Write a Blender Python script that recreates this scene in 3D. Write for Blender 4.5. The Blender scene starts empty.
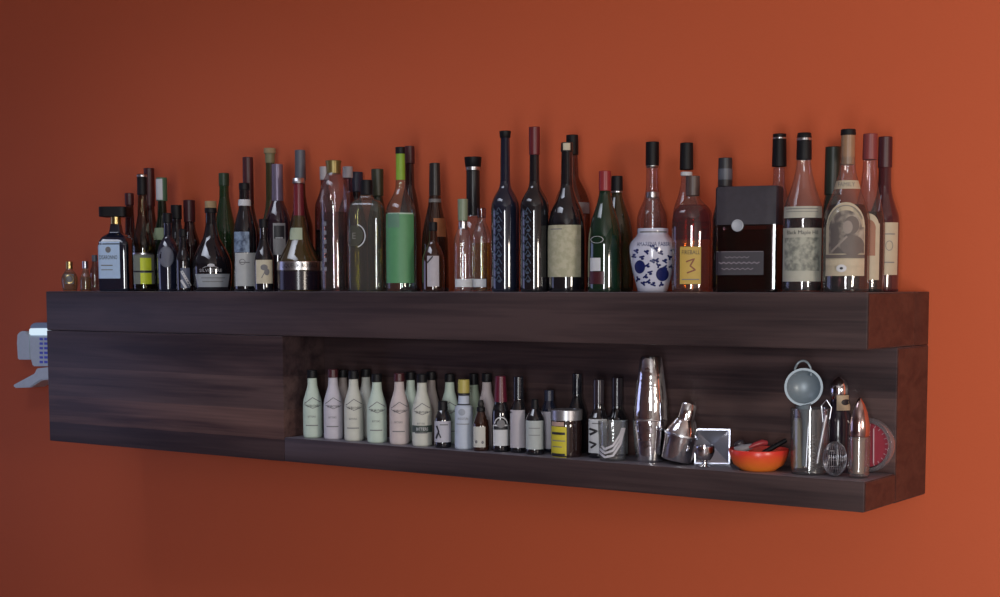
import bpy, bmesh, math, random
from mathutils import Vector, Matrix
random.seed(7)
PI = math.pi
SC = bpy.context.scene
COL = SC.collection

# ------------------------------------------------------------------ the place
TOPZ = 1.50                       # height of the shelf's top above the floor
SL, SD, SH = 2.247, 0.301, 0.390  # shelf length, depth, height
ND = 0.143                        # depth of the open niche
NX, NZT, NZF = 0.840, -0.101, -0.334   # niche left end, ceiling and floor (from the shelf top)
F = 1543.07
CAM = Vector((3.3044, -2.8825, TOPZ + 0.0181))
YAW, PITCH, ROLL, PPY = 0.6224, 0.0890, -0.0025, 420.86
cy, sy, cp, sp = math.cos(YAW), math.sin(YAW), math.cos(PITCH), math.sin(PITCH)
FWD = Vector((-sy * cp, cy * cp, -sp))
R0 = Vector((cy, sy, 0)); U0 = R0.cross(FWD)
RIGHT = R0 * math.cos(ROLL) + U0 * math.sin(ROLL)
UP = -R0 * math.sin(ROLL) + U0 * math.cos(ROLL)

def at(px, py, Y):
    d = FWD * F + RIGHT * (px - 500) - UP * (py - PPY)
    t = (Y - CAM.y) / d.y
    return CAM + d * t

# ------------------------------------------------------------------ materials
MATS = {}
def new_mat(name):
    m = bpy.data.materials.new(name); m.use_nodes = True
    nt = m.node_tree; nt.nodes.clear()
    out = nt.nodes.new('ShaderNodeOutputMaterial')
    return m, nt, out

def plain(name, col, rough=0.5, metal=0.0, coat=0.0, spec=0.5, speck=0.0):
    if name in MATS: return MATS[name]
    m, nt, out = new_mat(name)
    p = nt.nodes.new('ShaderNodeBsdfPrincipled')
    p.inputs['Base Color'].default_value = (*col, 1)
    p.inputs['Roughness'].default_value = rough
    p.inputs['Metallic'].default_value = metal
    p.inputs['Specular IOR Level'].default_value = spec
    p.inputs['Coat Weight'].default_value = coat
    nz = nt.nodes.new('ShaderNodeTexNoise'); nz.inputs['Scale'].default_value = 90
    tc = nt.nodes.new('ShaderNodeTexCoord'); nt.links.new(tc.outputs['Object'], nz.inputs['Vector'])
    mx = nt.nodes.new('ShaderNodeMix'); mx.data_type = 'RGBA'
    k = 1 - (speck or 0.08)
    mx.inputs[6].default_value = (*[c * k for c in col], 1); mx.inputs[7].default_value = (*[min(1, c / k) for c in col], 1)
    nt.links.new(nz.outputs['Fac'], mx.inputs[0]); nt.links.new(mx.outputs[2], p.inputs['Base Color'])
    nt.links.new(p.outputs[0], out.inputs[0])
    MATS[name] = m; return m

def glass(name, tint, edge=None, refl=1.0, rough=0.03, light_haze=0.0):
    """thin tinted glass: the tint deepens where the wall of the bottle is seen edge-on"""
    if name in MATS: return MATS[name]
    m, nt, out = new_mat(name)
    N = nt.nodes.new; L = nt.links.new
    edge = edge or tuple(c * 0.45 for c in tint)
    lw = N('ShaderNodeLayerWeight'); lw.inputs['Blend'].default_value = 0.5
    p3 = N('ShaderNodeMath'); p3.operation = 'POWER'; p3.inputs[1].default_value = 3.0
    L(lw.outputs['Facing'], p3.inputs[0])
    mix = N('ShaderNodeMix'); mix.data_type = 'RGBA'
    mix.inputs[6].default_value = (*tint, 1); mix.inputs[7].default_value = (*edge, 1)
    L(p3.outputs[0], mix.inputs[0])
    tr = N('ShaderNodeBsdfTransparent'); L(mix.outputs[2], tr.inputs[0])
    gl = N('ShaderNodeBsdfGlossy'); gl.inputs['Roughness'].default_value = rough
    p5 = N('ShaderNodeMath'); p5.operation = 'POWER'; p5.inputs[1].default_value = 4.0
    L(lw.outputs['Facing'], p5.inputs[0])
    ma = N('ShaderNodeMath'); ma.operation = 'MULTIPLY_ADD'; ma.inputs[1].default_value = 0.75 * refl; ma.inputs[2].default_value = 0.085 * refl
    L(p5.outputs[0], ma.inputs[0])
    ms = N('ShaderNodeMixShader'); L(ma.outputs[0], ms.inputs[0]); L(tr.outputs[0], ms.inputs[1]); L(gl.outputs[0], ms.inputs[2])
    if light_haze:  # pale diffuse veil stands in for haze from refraction and reflections
        df = N('ShaderNodeBsdfDiffuse'); df.inputs[0].default_value = (.62, .62, .66, 1)
        md = N('ShaderNodeMixShader'); md.inputs[0].default_value = light_haze; L(ms.outputs[0], md.inputs[1]); L(df.outputs[0], md.inputs[2]); ms = md
    L(ms.outputs[0], out.inputs[0])
    MATS[name] = m; return m

def printed(name, a, b, scale=60, thr=0.5, soft=0.12, rough=0.6):
    """paper printed with a mottled picture or engraving in two inks"""
    if name in MATS: return MATS[name]
    m, nt, out = new_mat(name)
    N = nt.nodes.new; L = nt.links.new
    tc = N('ShaderNodeTexCoord'); nz = N('ShaderNodeTexNoise'); nz.inputs['Scale'].default_value = scale; nz.inputs['Detail'].default_value = 3
    L(tc.outputs['Object'], nz.inputs['Vector'])
    mr = N('ShaderNodeMapRange'); mr.inputs[1].default_value = thr - soft; mr.inputs[2].default_value = thr + soft
    L(nz.outputs['Fac'], mr.inputs[0])
    mx = N('ShaderNodeMix'); mx.data_type = 'RGBA'; mx.inputs[6].default_value = (*a, 1); mx.inputs[7].default_value = (*b, 1)
    L(mr.outputs[0], mx.inputs[0])
    p = N('ShaderNodeBsdfPrincipled'); p.inputs['Roughness'].default_value = rough
    L(mx.outputs[2], p.inputs['Base Color']); L(p.outputs[0], out.inputs[0])
    MATS[name] = m; return m

def wood(name, dark, light, bands=0, rough=0.42, axis='X'):
    if name in MATS: return MATS[name]
    m, nt, out = new_mat(name)
    N = nt.nodes.new; L = nt.links.new
    tc = N('ShaderNodeTexCoord'); mp = N('ShaderNodeMapping')
    mp.inputs['Scale'].default_value = {'X': (1.1, 14, 14), 'Y': (14, 1.1, 14), 'E': (26, 14, 26)}[axis]
    L(tc.outputs['Object'], mp.inputs[0])
    nz = N('ShaderNodeTexNoise'); nz.inputs['Scale'].default_value = 1.4; nz.inputs['Detail'].default_value = 5; nz.inputs['Distortion'].default_value = 0.8
    L(mp.outputs[0], nz.inputs['Vector'])
    mp2 = N('ShaderNodeMapping'); mp2.inputs['Scale'].default_value = {'X': (3, 160, 160), 'Y': (160, 3, 160), 'E': (120, 60, 120)}[axis]
    L(tc.outputs['Object'], mp2.inputs[0])
    n2 = N('ShaderNodeTexNoise'); n2.inputs['Scale'].default_value = 1.0; n2.inputs['Detail'].default_value = 3
    L(mp2.outputs[0], n2.inputs['Vector'])
    ad = N('ShaderNodeMath'); ad.operation = 'MULTIPLY_ADD'; ad.inputs[1].default_value = 0.35; L(n2.outputs['Fac'], ad.inputs[0])
    L(nz.outputs['Fac'], ad.inputs[2])
    mr = N('ShaderNodeMapRange'); mr.inputs[1].default_value = 0.5; mr.inputs[2].default_value = 0.85; L(ad.outputs[0], mr.inputs[0])
    mx = N('ShaderNodeMix'); mx.data_type = 'RGBA'; mx.inputs[6].default_value = (*dark, 1); mx.inputs[7].default_value = (*light, 1)
    L(mr.outputs[0], mx.inputs[0])
    p = N('ShaderNodeBsdfPrincipled'); p.inputs['Roughness'].default_value = rough; p.inputs['Specular IOR Level'].default_value = 0.3
    L(mx.outputs[2], p.inputs['Base Color'])
    if bands:   # boards glued edge to edge, each from another plank
        sx = N('ShaderNodeSeparateXYZ'); L(tc.outputs['Object'], sx.inputs[0])
        a1 = N('ShaderNodeMapRange'); a1.inputs[1].default_value = -.39; a1.inputs[2].default_value = -.10; L(sx.outputs[2], a1.inputs[0])
        a2 = N('ShaderNodeMath'); a2.operation = 'MULTIPLY_ADD'; a2.inputs[1].default_value = .06; L(nz.outputs['Fac'], a2.inputs[0]); L(a1.outputs[0], a2.inputs[2])
        m3 = N('ShaderNodeMix'); m3.data_type = 'RGBA'; m3.blend_type = 'MULTIPLY'; m3.inputs[0].default_value = 1
        rp = N('ShaderNodeValToRGB'); rp.color_ramp.interpolation = 'CONSTANT'; L(a2.outputs[0], rp.inputs[0])
        for q_, (pos, c_) in enumerate(((0, (.8, .78, .86, 1)), (.20, (1.9, 1.65, 1.5, 1)), (.44, (1.35, 1.3, 1.3, 1)), (.70, (.85, .82, .9, 1)))):
            e_ = rp.color_ramp.elements[0] if q_ == 0 else rp.color_ramp.elements.new(pos)
            e_.color = c_
        rp.color_ramp.elements.remove(rp.color_ramp.elements[-1])
        L(mx.outputs[2], m3.inputs[6]); L(rp.outputs[0], m3.inputs[7]); L(m3.outputs[2], p.inputs['Base Color'])
    # upward faces tinted pale blue-grey, standing in for light on the top surfaces
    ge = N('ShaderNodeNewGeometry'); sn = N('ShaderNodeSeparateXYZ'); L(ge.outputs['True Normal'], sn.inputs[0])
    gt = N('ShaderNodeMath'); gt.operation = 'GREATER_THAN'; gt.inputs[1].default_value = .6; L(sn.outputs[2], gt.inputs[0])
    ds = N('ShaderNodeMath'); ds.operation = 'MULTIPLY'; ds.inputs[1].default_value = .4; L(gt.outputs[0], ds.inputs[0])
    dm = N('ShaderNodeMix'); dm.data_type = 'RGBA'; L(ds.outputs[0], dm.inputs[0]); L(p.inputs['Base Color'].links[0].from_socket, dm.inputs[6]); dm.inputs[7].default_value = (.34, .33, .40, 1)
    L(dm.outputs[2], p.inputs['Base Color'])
    bp = N('ShaderNodeBump'); bp.inputs['Strength'].default_value = 0.12; bp.inputs['Distance'].default_value = 0.002
    L(n2.outputs['Fac'], bp.inputs['Height']); L(bp.outputs[0], p.inputs['Normal'])
    L(p.outputs[0], out.inputs[0])
    MATS[name] = m; return m

def paint(name, col, bump=0.15):
    m, nt, out = new_mat(name)
    N = nt.nodes.new; L = nt.links.new
    tc = N('ShaderNodeTexCoord'); nz = N('ShaderNodeTexNoise'); nz.inputs['Scale'].default_value = 160; nz.inputs['Detail'].default_value = 4
    L(tc.outputs['Object'], nz.inputs['Vector'])
    p = N('ShaderNodeBsdfPrincipled'); p.inputs['Base Color'].default_value = (*col, 1); p.inputs['Roughness'].default_value = 0.62
    p.inputs['Specular IOR Level'].default_value = 0.35
    bp = N('ShaderNodeBump'); bp.inputs['Strength'].default_value = bump; bp.inputs['Distance'].default_value = 0.002
    L(nz.outputs['Fac'], bp.inputs['Height']); L(bp.outputs[0], p.inputs['Normal']); L(p.outputs[0], out.inputs[0])
    MATS[name] = m; return m

# ------------------------------------------------------------------ mesh helpers
def prop(o, label=None, cat=None, group=None, kind=None):
    if label: o['label'] = label
    if cat: o['category'] = cat
    if group: o['group'] = group
    if kind: o['kind'] = kind
    return o

def link(name, bm, mat, parent=None, sharp=40):
    me = bpy.data.meshes.new(name)
    bm.normal_update(); bm.to_mesh(me); bm.free()
    me.materials.append(mat)
    for p in me.polygons: p.use_smooth = True
    me.set_sharp_from_angle(angle=math.radians(sharp))
    o = bpy.data.objects.new(name, me); COL.objects.link(o)
    if parent: o.parent = parent
    return o

def empty(name, loc, rz=0, **k):
    o = bpy.data.objects.new(name, None); COL.objects.link(o)
    o.empty_display_size = 0.02
    o.location = loc; o.rotation_euler = (0, 0, rz)
    return prop(o, **k)

def box_bm(x0, x1, y0, y1, z0, z1, bev=0.0, bm=None):
    bm = bm or bmesh.new()
    r = bmesh.ops.create_cube(bm, size=1)
    M = Matrix.Translation(((x0 + x1) / 2, (y0 + y1) / 2, (z0 + z1) / 2)) @ Matrix.Diagonal((x1 - x0, y1 - y0, z1 - z0, 1))
    bmesh.ops.transform(bm, matrix=M, verts=r['verts'])
    if bev:
        es = list({e for v in r['verts'] for e in v.link_edges})
        bmesh.ops.bevel(bm, geom=es, offset=bev, segments=2, affect='EDGES', profile=0.6)
    return bm

def rounded(prof, k=0.5):
    """round the corners of an outline of (z, r) points"""
    if len(prof) < 3: return prof
    out = [prof[0]]
    for i in range(1, len(prof) - 1):
        a, b, c = (Vector(prof[j]) for j in (i - 1, i, i + 1))
        la, lc = (a - b).length, (c - b).length
        if la < 1e-6 or lc < 1e-6: out.append(tuple(b)); continue
        d = k * max(b.y, 0.002)
        p = b + (a - b) * min(d / la, 0.48); q = b + (c - b) * min(d / lc, 0.48)
        for t in (0, .25, .5, .75, 1):
            out.append(tuple(p * (1 - t) ** 2 + b * 2 * t * (1 - t) + q * t * t))
    out.append(prof[-1])
    return out

def radial(th, ex, ry):
    """point of a unit super-ellipse"""
    c, s = math.cos(th), math.sin(th)
    if ex == 2: return c, s * ry
    f = (abs(c) ** ex + abs(s) ** ex) ** (-1 / ex)
    return c * f, s * f * ry

def lathe(prof, n=36, ex=2, ry=1.0, cap0=True, cap1=True, bm=None, jitter=0):
    bm = bm or bmesh.new(); rings = []
    if ex != 2: n = 48
    for z, r in prof:
        if r < 1e-5:
            rings.append([bm.verts.new((0, 0, z))]); continue
        rings.append([bm.verts.new((r * radial(2 * PI * i / n, ex, ry)[0], r * radial(2 * PI * i / n, ex, ry)[1], z)) for i in range(n)])
    for a, b in zip(rings, rings[1:]):
        if len(a) == 1 and len(b) == 1: continue
        for i in range(n):
            j = (i + 1) % n
            if len(a) == 1: bm.faces.new((a[0], b[j], b[i]))
            elif len(b) == 1: bm.faces.new((a[i], a[j], b[0]))
            else: bm.faces.new((a[i], a[j], b[j], b[i]))
    if cap0 and len(rings[0]) > 1: bm.faces.new(rings[0][::-1])
    if cap1 and len(rings[-1]) > 1: bm.faces.new(rings[-1])
    return bm

def tube_bm(pts, r, n=8, bm=None, closed=False):
    bm = bm or bmesh.new(); pts = [Vector(p) for p in pts]; rings = []
    m = len(pts)
    up = Vector((0.13, 0.2, 0.97))
    for i, p in enumerate(pts):
        a = pts[(i - 1) % m] if (closed or i > 0) else p
        b = pts[(i + 1) % m] if (closed or i < m - 1) else p
        t = (b - a).normalized()
        u = t.cross(up)
        if u.length < 1e-3: u = t.cross(Vector((1, 0, 0)))
        u.normalize(); v = t.cross(u)
        rr = r[i] if isinstance(r, (list, tuple)) else r
        rings.append([bm.verts.new(p + (u * math.cos(2 * PI * k / n) + v * math.sin(2 * PI * k / n)) * rr) for k in range(n)])
    pairs = list(zip(rings, rings[1:])) + ([(rings[-1], rings[0])] if closed else [])
    for a, b in pairs:
        for k in range(n):
            bm.faces.new((a[k], a[(k + 1) % n], b[(k + 1) % n], b[k]))
    if not closed:
        bm.faces.new(rings[0][::-1]); bm.faces.new(rings[-1])
    return bm

# ------------------------------------------------------------------ lettering
_txt = {}
def text_mesh(s):
    """flat mesh of a line of lettering: (verts, faces, width, height)"""
    if s in _txt: return _txt[s]
    cu = bpy.data.curves.new('lettering', 'FONT'); cu.body = s; cu.size = 1; cu.resolution_u = 2
    cu.align_x = 'CENTER'
    ob = bpy.data.objects.new('lettering', cu); COL.objects.link(ob)
    dg = bpy.context.evaluated_depsgraph_get(); dg.update()
    me = bpy.data.meshes.new_from_object(ob.evaluated_get(dg))
    V = [tuple(v.co) for v in me.vertices]; Fc = [tuple(p.vertices) for p in me.polygons]
    bpy.data.objects.remove(ob); bpy.data.curves.remove(cu); bpy.data.meshes.remove(me)
    xs = [v[0] for v in V]; ys = [v[1] for v in V]
    _txt[s] = (V, Fc, (min(xs), max(xs)), (min(ys), max(ys)))
    return _txt[s]

# ------------------------------------------------------------------ bottles
REG = []
class Vessel:
    """A lathed (or squared) vessel standing at a point; its outline is given as heights and half-widths."""
    def __init__(s, name, label, cat, group, cx, d, base='top', turn=0.0, ex=2, ry=1.0):
        s.Y = -SD + d; s.cx = cx
        s.z0 = TOPZ if base == 'top' else TOPZ + NZF
        P = at(cx, 290 if base == 'top' else 440, s.Y)
        # refine so that the point lies at the base height
        s.P = Vector((at(cx, s.ybase(P.x), s.Y).x, s.Y, s.z0))
        s.S = (s.P - CAM).dot(FWD) / F
        s.a = math.atan2(CAM.x - s.P.x, -(CAM.y - s.P.y)); s.turn = turn; s.ex = ex; s.ry = ry
        s.root = empty(name, s.P, s.a + turn, label=label, cat=cat, group=group)
        s.prof = None
        REG.append([name, s.P.x, s.P.y, 0, s.root, label])
    def ybase(s, x):
        d = Vector((x, s.Y, s.z0)) - CAM
        return PPY - F * d.dot(UP) / d.dot(FWD)
    def z(s, py):
        return at(s.cx, py, s.Y).z - s.z0
    def pf(s, pts, base=True, k=0.5):
        o = [(s.z(y), hw * s.S) for y, hw in pts]
        if base:
            r0 = o[0][1]; o[0] = (0.0, r0)
            e = min(0.0025, r0 * .2)
            o = [(0.0, r0 - e), (e, r0)] + o[1:]
        return rounded(o, k)
    def body(s, pts, mat, name='glass_body', k=0.5):
        s.prof = s.pf(pts, True, k)
        REG[-1][3] = max(r for z, r in s.prof)
        return link(name, lathe(s.prof, ex=s.ex, ry=s.ry), mat, s.root)
    def cap(s, pts, mat, name='cap', ex=None):
        o = [(s.z(y), hw * s.S) for y, hw in pts]
        (z0, r0), (z1, r1) = o[0], o[-1]
        e = min(0.001, r1 * .2)
        o = [(z0, r0 - e), (z0 + e, r0)] + o[1:-1] + [(z1 - e, r1), (z1, r1 - e)]
        return link(name, lathe(o, ex=ex or 2, ry=1, n=24), mat, s.root)
    def liquid(s, y, mat, inset=0.9):
        zt = s.z(y); o = [(z + (0.003 if z < .003 else 0), r * inset) for z, r in s.prof if z < zt]
        o.append((zt, s.r(zt) * inset))
        return link('liquid', lathe(o, ex=s.ex, ry=s.ry), mat, s.root)
    def r(s, z):
        p = s.prof
        if z <= p[0][0]: return p[0][1]
        for (a, ra), (b, rb) in zip(p, p[1:]):
            if a <= z <= b: return ra + (rb - ra) * (z - a) / max(b - a, 1e-9)
        return p[-1][1]
    def surf(s, x, z, off):
        """x is measured along the wall of the vessel as seen from the front"""
        r = s.r(z)
        if s.ex == 2:
            q = max(-0.995, min(0.995, x / r)); y = -r * s.ry * math.sqrt(1 - q * q)
            return Vector((r * q * (1 + off / r), y * (1 + off / r), z))
        q = max(-0.985, min(0.985, x / r))
        return Vector((r * q, -r * s.ry * (1 - abs(q) ** s.ex) ** (1 / s.ex) - off, z))
    def X(s, px): return (px - s.cx) * s.S / math.cos(s.turn)
    def grid(s, x0, x1, y0, y1, off, x0b=None, x1b=None, nx=14, nz=8):
        x0b = x0 if x0b is None else x0b; x1b = x1 if x1b is None else x1b
        bm = bmesh.new(); G = []
        for j in range(nz + 1):
            t = j / nz; y = y0 + (y1 - y0) * t; z = s.z(y); r = s.r(z)
            a, b = s.X(x0 + (x0b - x0) * t), s.X(x1 + (x1b - x1) * t)
            row = []
            for i in range(nx + 1):
                if s.ex == 2:
                    ta = math.asin(max(-.99, min(.99, a / r))); tb = math.asin(max(-.99, min(.99, b / r)))
                    x = r * math.sin(ta + (tb - ta) * i / nx)
                else: x = a + (b - a) * i / nx
                row.append(bm.verts.new(s.surf(x, z, off)))
            G.append(row)
        for j in range(nz):
            for i in range(nx):
                bm.faces.new((G[j][i], G[j + 1][i], G[j + 1][i + 1], G[j][i + 1]))
        return bm
    def label(s, x0, x1, y0, y1, mat, name='label', marks=(), off=0.0005, **k):
        o = link(name, s.grid(x0, x1, y0, y1, off, **k), mat, s.root)
        for m in marks: s.mark(m, o, off + 0.0005)
        return o
    def mark(s, m, parent=None, off=0.0006):
        parent = parent or s.root; kind = m[0]
        if kind == 'text':
            _, t, cx, yy, h, mat = m[:6]; wpx = m[6] if len(m) > 6 else None
            V, Fc, (xa, xb), (ya, yb) = text_mesh(t)
            zc = s.z(yy); sc = h * s.S / max(yb - ya, 1e-6); sx = sc if not wpx else wpx * s.S / (xb - xa)
            r = s.r(zc); bm = bmesh.new(); vs = []
            c0 = s.X(cx); tc = math.asin(max(-.95, min(.95, c0 / r)))
            for v in V:
                xx = (v[0] - (xa + xb) / 2) * sx; z = zc + (v[1] - (ya + yb) / 2) * sc
                x = (r * math.sin(max(-1.45, min(1.45, tc + xx / r))) if s.ex == 2 else c0 + xx)
                vs.append(bm.verts.new(s.surf(x, z, off)))
            for f in Fc:
                try: bm.faces.new([vs[i] for i in f])
                except ValueError: pass
            return link('lettering', bm, mat, parent)
        if kind == 'rect':
            _, x0, x1, y0, y1, mat = m[:6]
            return link('print_block', s.grid(x0, x1, y0, y1, off, nx=8, nz=4), mat, parent)
        if kind in ('disc', 'ring', 'arc'):
            _, cx, cyy, rx, ry, mat = m[:6]; w = m[6] if len(m) > 6 else 1
            a0, a1 = (m[7], m[8]) if kind == 'arc' else (0, 2 * PI)
            n = 28; bm = bmesh.new(); R = []
            ks = (0.0, .5, 1.0) if kind == 'disc' else (1 - w / max(rx, ry), 1.0)
            for kk in ks:
                R.append([bm.verts.new(s.surf(s.X(cx + rx * kk * math.cos(a0 + (a1 - a0) * i / n)), s.z(cyy - ry * kk * math.sin(a0 + (a1 - a0) * i / n)), off)) for i in range(n + 1)])
            for a, b in zip(R, R[1:]):
                for i in range(n): bm.faces.new((a[i], b[i], b[i + 1], a[i + 1]))
            bmesh.ops.remove_doubles(bm, verts=bm.verts, dist=1e-7)
            return link('emblem' if kind != 'arc' else 'arched_line', bm, mat, parent)
        if kind == 'line':
            _, pts, w, mat = m
            bm = bmesh.new(); rows = []
            P = []
            for (xa, ya), (xb, yb) in zip(pts, pts[1:]):
                for i in range(6): P.append((xa + (xb - xa) * i / 6, ya + (yb - ya) * i / 6))
            P.append(pts[-1])
            for i, (x, y) in enumerate(P):
                xa, ya = P[max(0, i - 1)]; xb, yb = P[min(len(P) - 1, i + 1)]
                dx, dy = xb - xa, yb - ya; l = math.hypot(dx, dy) or 1
                nxx, nyy = -dy / l * w / 2, dx / l * w / 2
                rows.append((bm.verts.new(s.surf(s.X(x + nxx), s.z(y + nyy), off)), bm.verts.new(s.surf(s.X(x - nxx), s.z(y - nyy), off))))
            for a, b in zip(rows, rows[1:]): bm.faces.new((a[0], b[0], b[1], a[1]))
            return link('printed_line', bm, mat, parent)

# ------------------------------------------------------------------ palette
WHITE = plain('white_paper', (.55, .57, .60), .6)
CREAM = plain('cream_paper', (.52, .48, .36), .6)
INK = plain('black_ink', (.015, .015, .02), .5)
GREYINK = plain('grey_ink', (.16, .16, .17), .6)
DARK = plain('near_black_glass', (.009, .009, .012), .05, coat=1)
DARKBLUE = plain('blue_black_glass', (.010, .013, .028), .05, coat=1)
DARKGREEN = plain('bottle_green_glass', (.008, .018, .010), .05, coat=1)
DARKRED = plain('wine_dark_glass', (.028, .006, .008), .05, coat=1)
BROWN = plain('brown_glass', (.028, .010, .006), .05, coat=1)
BLACKCAP = plain('black_cap', (.006, .006, .008), .5, spec=.25)
GREYCAP = plain('grey_cap', (.10, .11, .14), .4)
REDCAP = plain('red_capsule', (.16, .014, .022), .4)
MAROON = plain('maroon_capsule', (.055, .010, .014), .4)
SILVER = plain('silver_foil', (.60, .60, .62), .28, 1.0)
CHROME = plain('polished_steel', (.88, .88, .90), .08, 1.0)
_nt = CHROME.node_tree; _p = next(n for n in _nt.nodes if n.type == 'BSDF_PRINCIPLED'); _n = _nt.nodes.new('ShaderNodeTexNoise'); _n.inputs['Scale'].default_value = 45
_tc = _nt.nodes.new('ShaderNodeTexCoord'); _nt.links.new(_tc.outputs['Object'], _n.inputs['Vector'])
_b = _nt.nodes.new('ShaderNodeBump'); _b.inputs['Strength'].default_value = .25; _b.inputs['Distance'].default_value = .004
_nt.links.new(_n.outputs['Fac'], _b.inputs['Height']); _nt.links.new(_b.outputs[0], _p.inputs['Normal'])
STEEL = plain('brushed_steel', (.55, .56, .60), .3, 1.0)
GOLD = plain('gold_foil', (.55, .42, .18), .3, 1.0)
COPPER = plain('copper', (.65, .28, .15), .2, 1.0)
CORK = plain('cork', (.30, .22, .12), .8, speck=.25)
CLEAR = glass('clear_glass', (.92, .93, .93), (.5, .52, .54), light_haze=.035)
PINKISH = glass('faintly_pink_glass', (.86, .80, .82), (.45, .36, .4), light_haze=.03)
OLIVEGL = glass('olive_glass', (.70, .68, .42), (.30, .30, .15), light_haze=.04)
GREENGL = glass('green_tinted_glass', (.10, .38, .16), (.03, .14, .05))
AMBER = glass('amber_spirit', (.62, .26, .08), (.35, .12, .04), refl=.2)
OLIVELIQ = glass('olive_liqueur', (.78, .74, .34), (.40, .38, .12), refl=.2, light_haze=.02)
YELLOWLIQ = glass('yellow_liqueur', (.85, .80, .12), (.6, .5, .05), refl=.3)
DARKLIQ = glass('dark_spirit', (.22, .08, .06), (.10, .04, .04), refl=.2)
PURPLELIQ = glass('dark_purple_spirit', (.30, .18, .20), (.15, .08, .1), refl=.2)

# ------------------------------------------------------------------ room
WALLPAINT = paint('burnt_orange_paint', (.60, .116, .042))
CEIL = paint('white_ceiling_paint', (.55, .53, .50))
PALE = paint('pale_plaster', (.34, .30, .27))
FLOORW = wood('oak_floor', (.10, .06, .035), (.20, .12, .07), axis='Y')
RX0, RX1, RY0, RH = -3.2, 4.9, -4.6, 2.75
def struct(name, bm, m, parent=None):
    o = link(name, bm, m, parent, 30)
    if not parent: o['kind'] = 'structure'
    return o
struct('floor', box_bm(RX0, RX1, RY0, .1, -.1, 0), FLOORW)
struct('ceiling', box_bm(RX0, RX1, RY0, .1, RH, RH + .1), CEIL)
struct('wall_back', box_bm(RX0 - .1, RX1 + .1, 0, .1, -.1, RH + .1), WALLPAINT)
struct('wall_left', box_bm(RX0 - .1, RX0, RY0, 0, -.1, RH + .1), PALE)
struct('wall_right', box_bm(RX1, RX1 + .1, RY0, 0, -.1, RH + .1), PALE)
# front wall (behind the photographer) with the window opening
WX0, WX1, WZ0, WZ1 = 3.60, 4.30, .3, 2.1
fb = bmesh.new()
box_bm(RX0, WX0, RY0 - .1, RY0, -.1, RH + .1, bm=fb); box_bm(WX1, RX1, RY0 - .1, RY0, -.1, RH + .1, bm=fb)
box_bm(WX0, WX1, RY0 - .1, RY0, -.1, WZ0, bm=fb); box_bm(WX0, WX1, RY0 - .1, RY0, WZ1, RH + .1, bm=fb)
struct('wall_front', fb, PALE)
wf = bmesh.new()
for b in ((WX0, WX0 + .05, WZ0, WZ1), (WX1 - .05, WX1, WZ0, WZ1), (WX0 + .05, WX1 - .05, WZ0, WZ0 + .05), (WX0 + .05, WX1 - .05, WZ1 - .05, WZ1), (WX0 + .05, WX1 - .05, 1.18, 1.22)):
    box_bm(b[0], b[1], RY0 - .07, RY0 - .01, b[2], b[3], bm=wf)
struct('window_1', wf, plain('white_window_frame', (.6, .6, .6), .5))

w2 = bmesh.new()
for b in ((-3.55, -3.49, .4, 2.2), (-1.31, -1.25, .4, 2.2), (-2.43, -2.37, .4, 2.2), (-3.49, -1.31, .4, .46), (-3.49, -1.31, 2.14, 2.2)):
    box_bm(RX0, RX0 + .03, b[0], b[1], b[2], b[3], bm=w2)
struct('window_2', w2, plain('white_window_frame', (.6, .6, .6), .5))
def area(name, loc, target, sx, sz, power, col, spread=PI):
    l = bpy.data.lights.new(name, 'AREA'); l.shape = 'RECTANGLE'; l.size = sx; l.size_y = sz; l.energy = power; l.color = col; l.spread = spread
    o = bpy.data.objects.new(name, l); COL.objects.link(o); o.location = loc
    o.rotation_euler = (Vector(target) - Vector(loc)).to_track_quat('-Z', 'Y').to_euler()
    return o
area('window_daylight', ((WX0 + WX1) / 2, RY0 + .03, 1.2), ((WX0 + WX1) / 2, 0, 1.2), .62, 1.7, 80, (.95, .97, 1.0))
area('left_window_daylight', (RX0 + .04, -2.4, 1.15), (0, -2.3, 1.1), 2.2, 1.7, 15.5, (.48, .54, 1.0))
area('overhead_fill', (.7, -1.2, RH - .02), (.9, -.1, 1.2), 1.8, .7, 4.5, (.78, .84, 1.0), math.radians(75))  # unseen overhead fill, added to brighten the shelf top and lower wall
area('floor_lamp_glow', (4.5, -1.7, 1.5), (3.4, 0, 1.1), .45, .45, 30, (1.0, .88, .76))

w = bpy.data.worlds.new('dim_room'); SC.world = w; w.use_nodes = True
w.node_tree.nodes['Background'].inputs[0].default_value = (.6, .75, 1, 1); w.node_tree.nodes['Background'].inputs[1].default_value = .3

# ------------------------------------------------------------------ the shelf
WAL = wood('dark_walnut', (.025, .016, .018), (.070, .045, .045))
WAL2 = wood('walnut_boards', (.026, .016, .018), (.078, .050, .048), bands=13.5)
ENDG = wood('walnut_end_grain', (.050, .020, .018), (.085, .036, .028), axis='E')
shelf = empty('wall_shelf', (0, 0, TOPZ), label='long dark walnut floating shelf with an open niche, fixed to the orange wall', cat='shelf')
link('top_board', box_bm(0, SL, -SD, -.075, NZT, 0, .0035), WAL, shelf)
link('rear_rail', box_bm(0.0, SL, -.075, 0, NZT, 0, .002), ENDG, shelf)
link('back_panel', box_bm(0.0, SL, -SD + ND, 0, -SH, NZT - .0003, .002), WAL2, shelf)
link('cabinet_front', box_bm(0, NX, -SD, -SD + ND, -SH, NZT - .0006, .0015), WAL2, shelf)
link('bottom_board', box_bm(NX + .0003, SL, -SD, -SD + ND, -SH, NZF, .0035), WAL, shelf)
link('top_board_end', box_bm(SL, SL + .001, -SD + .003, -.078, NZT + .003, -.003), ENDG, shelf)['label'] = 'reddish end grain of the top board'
link('bottom_board_end', box_bm(SL, SL + .001, -SD + .003, -SD + ND, -SH + .003, NZF - .003), ENDG, shelf)['label'] = 'reddish end grain of the bottom board'
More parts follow.
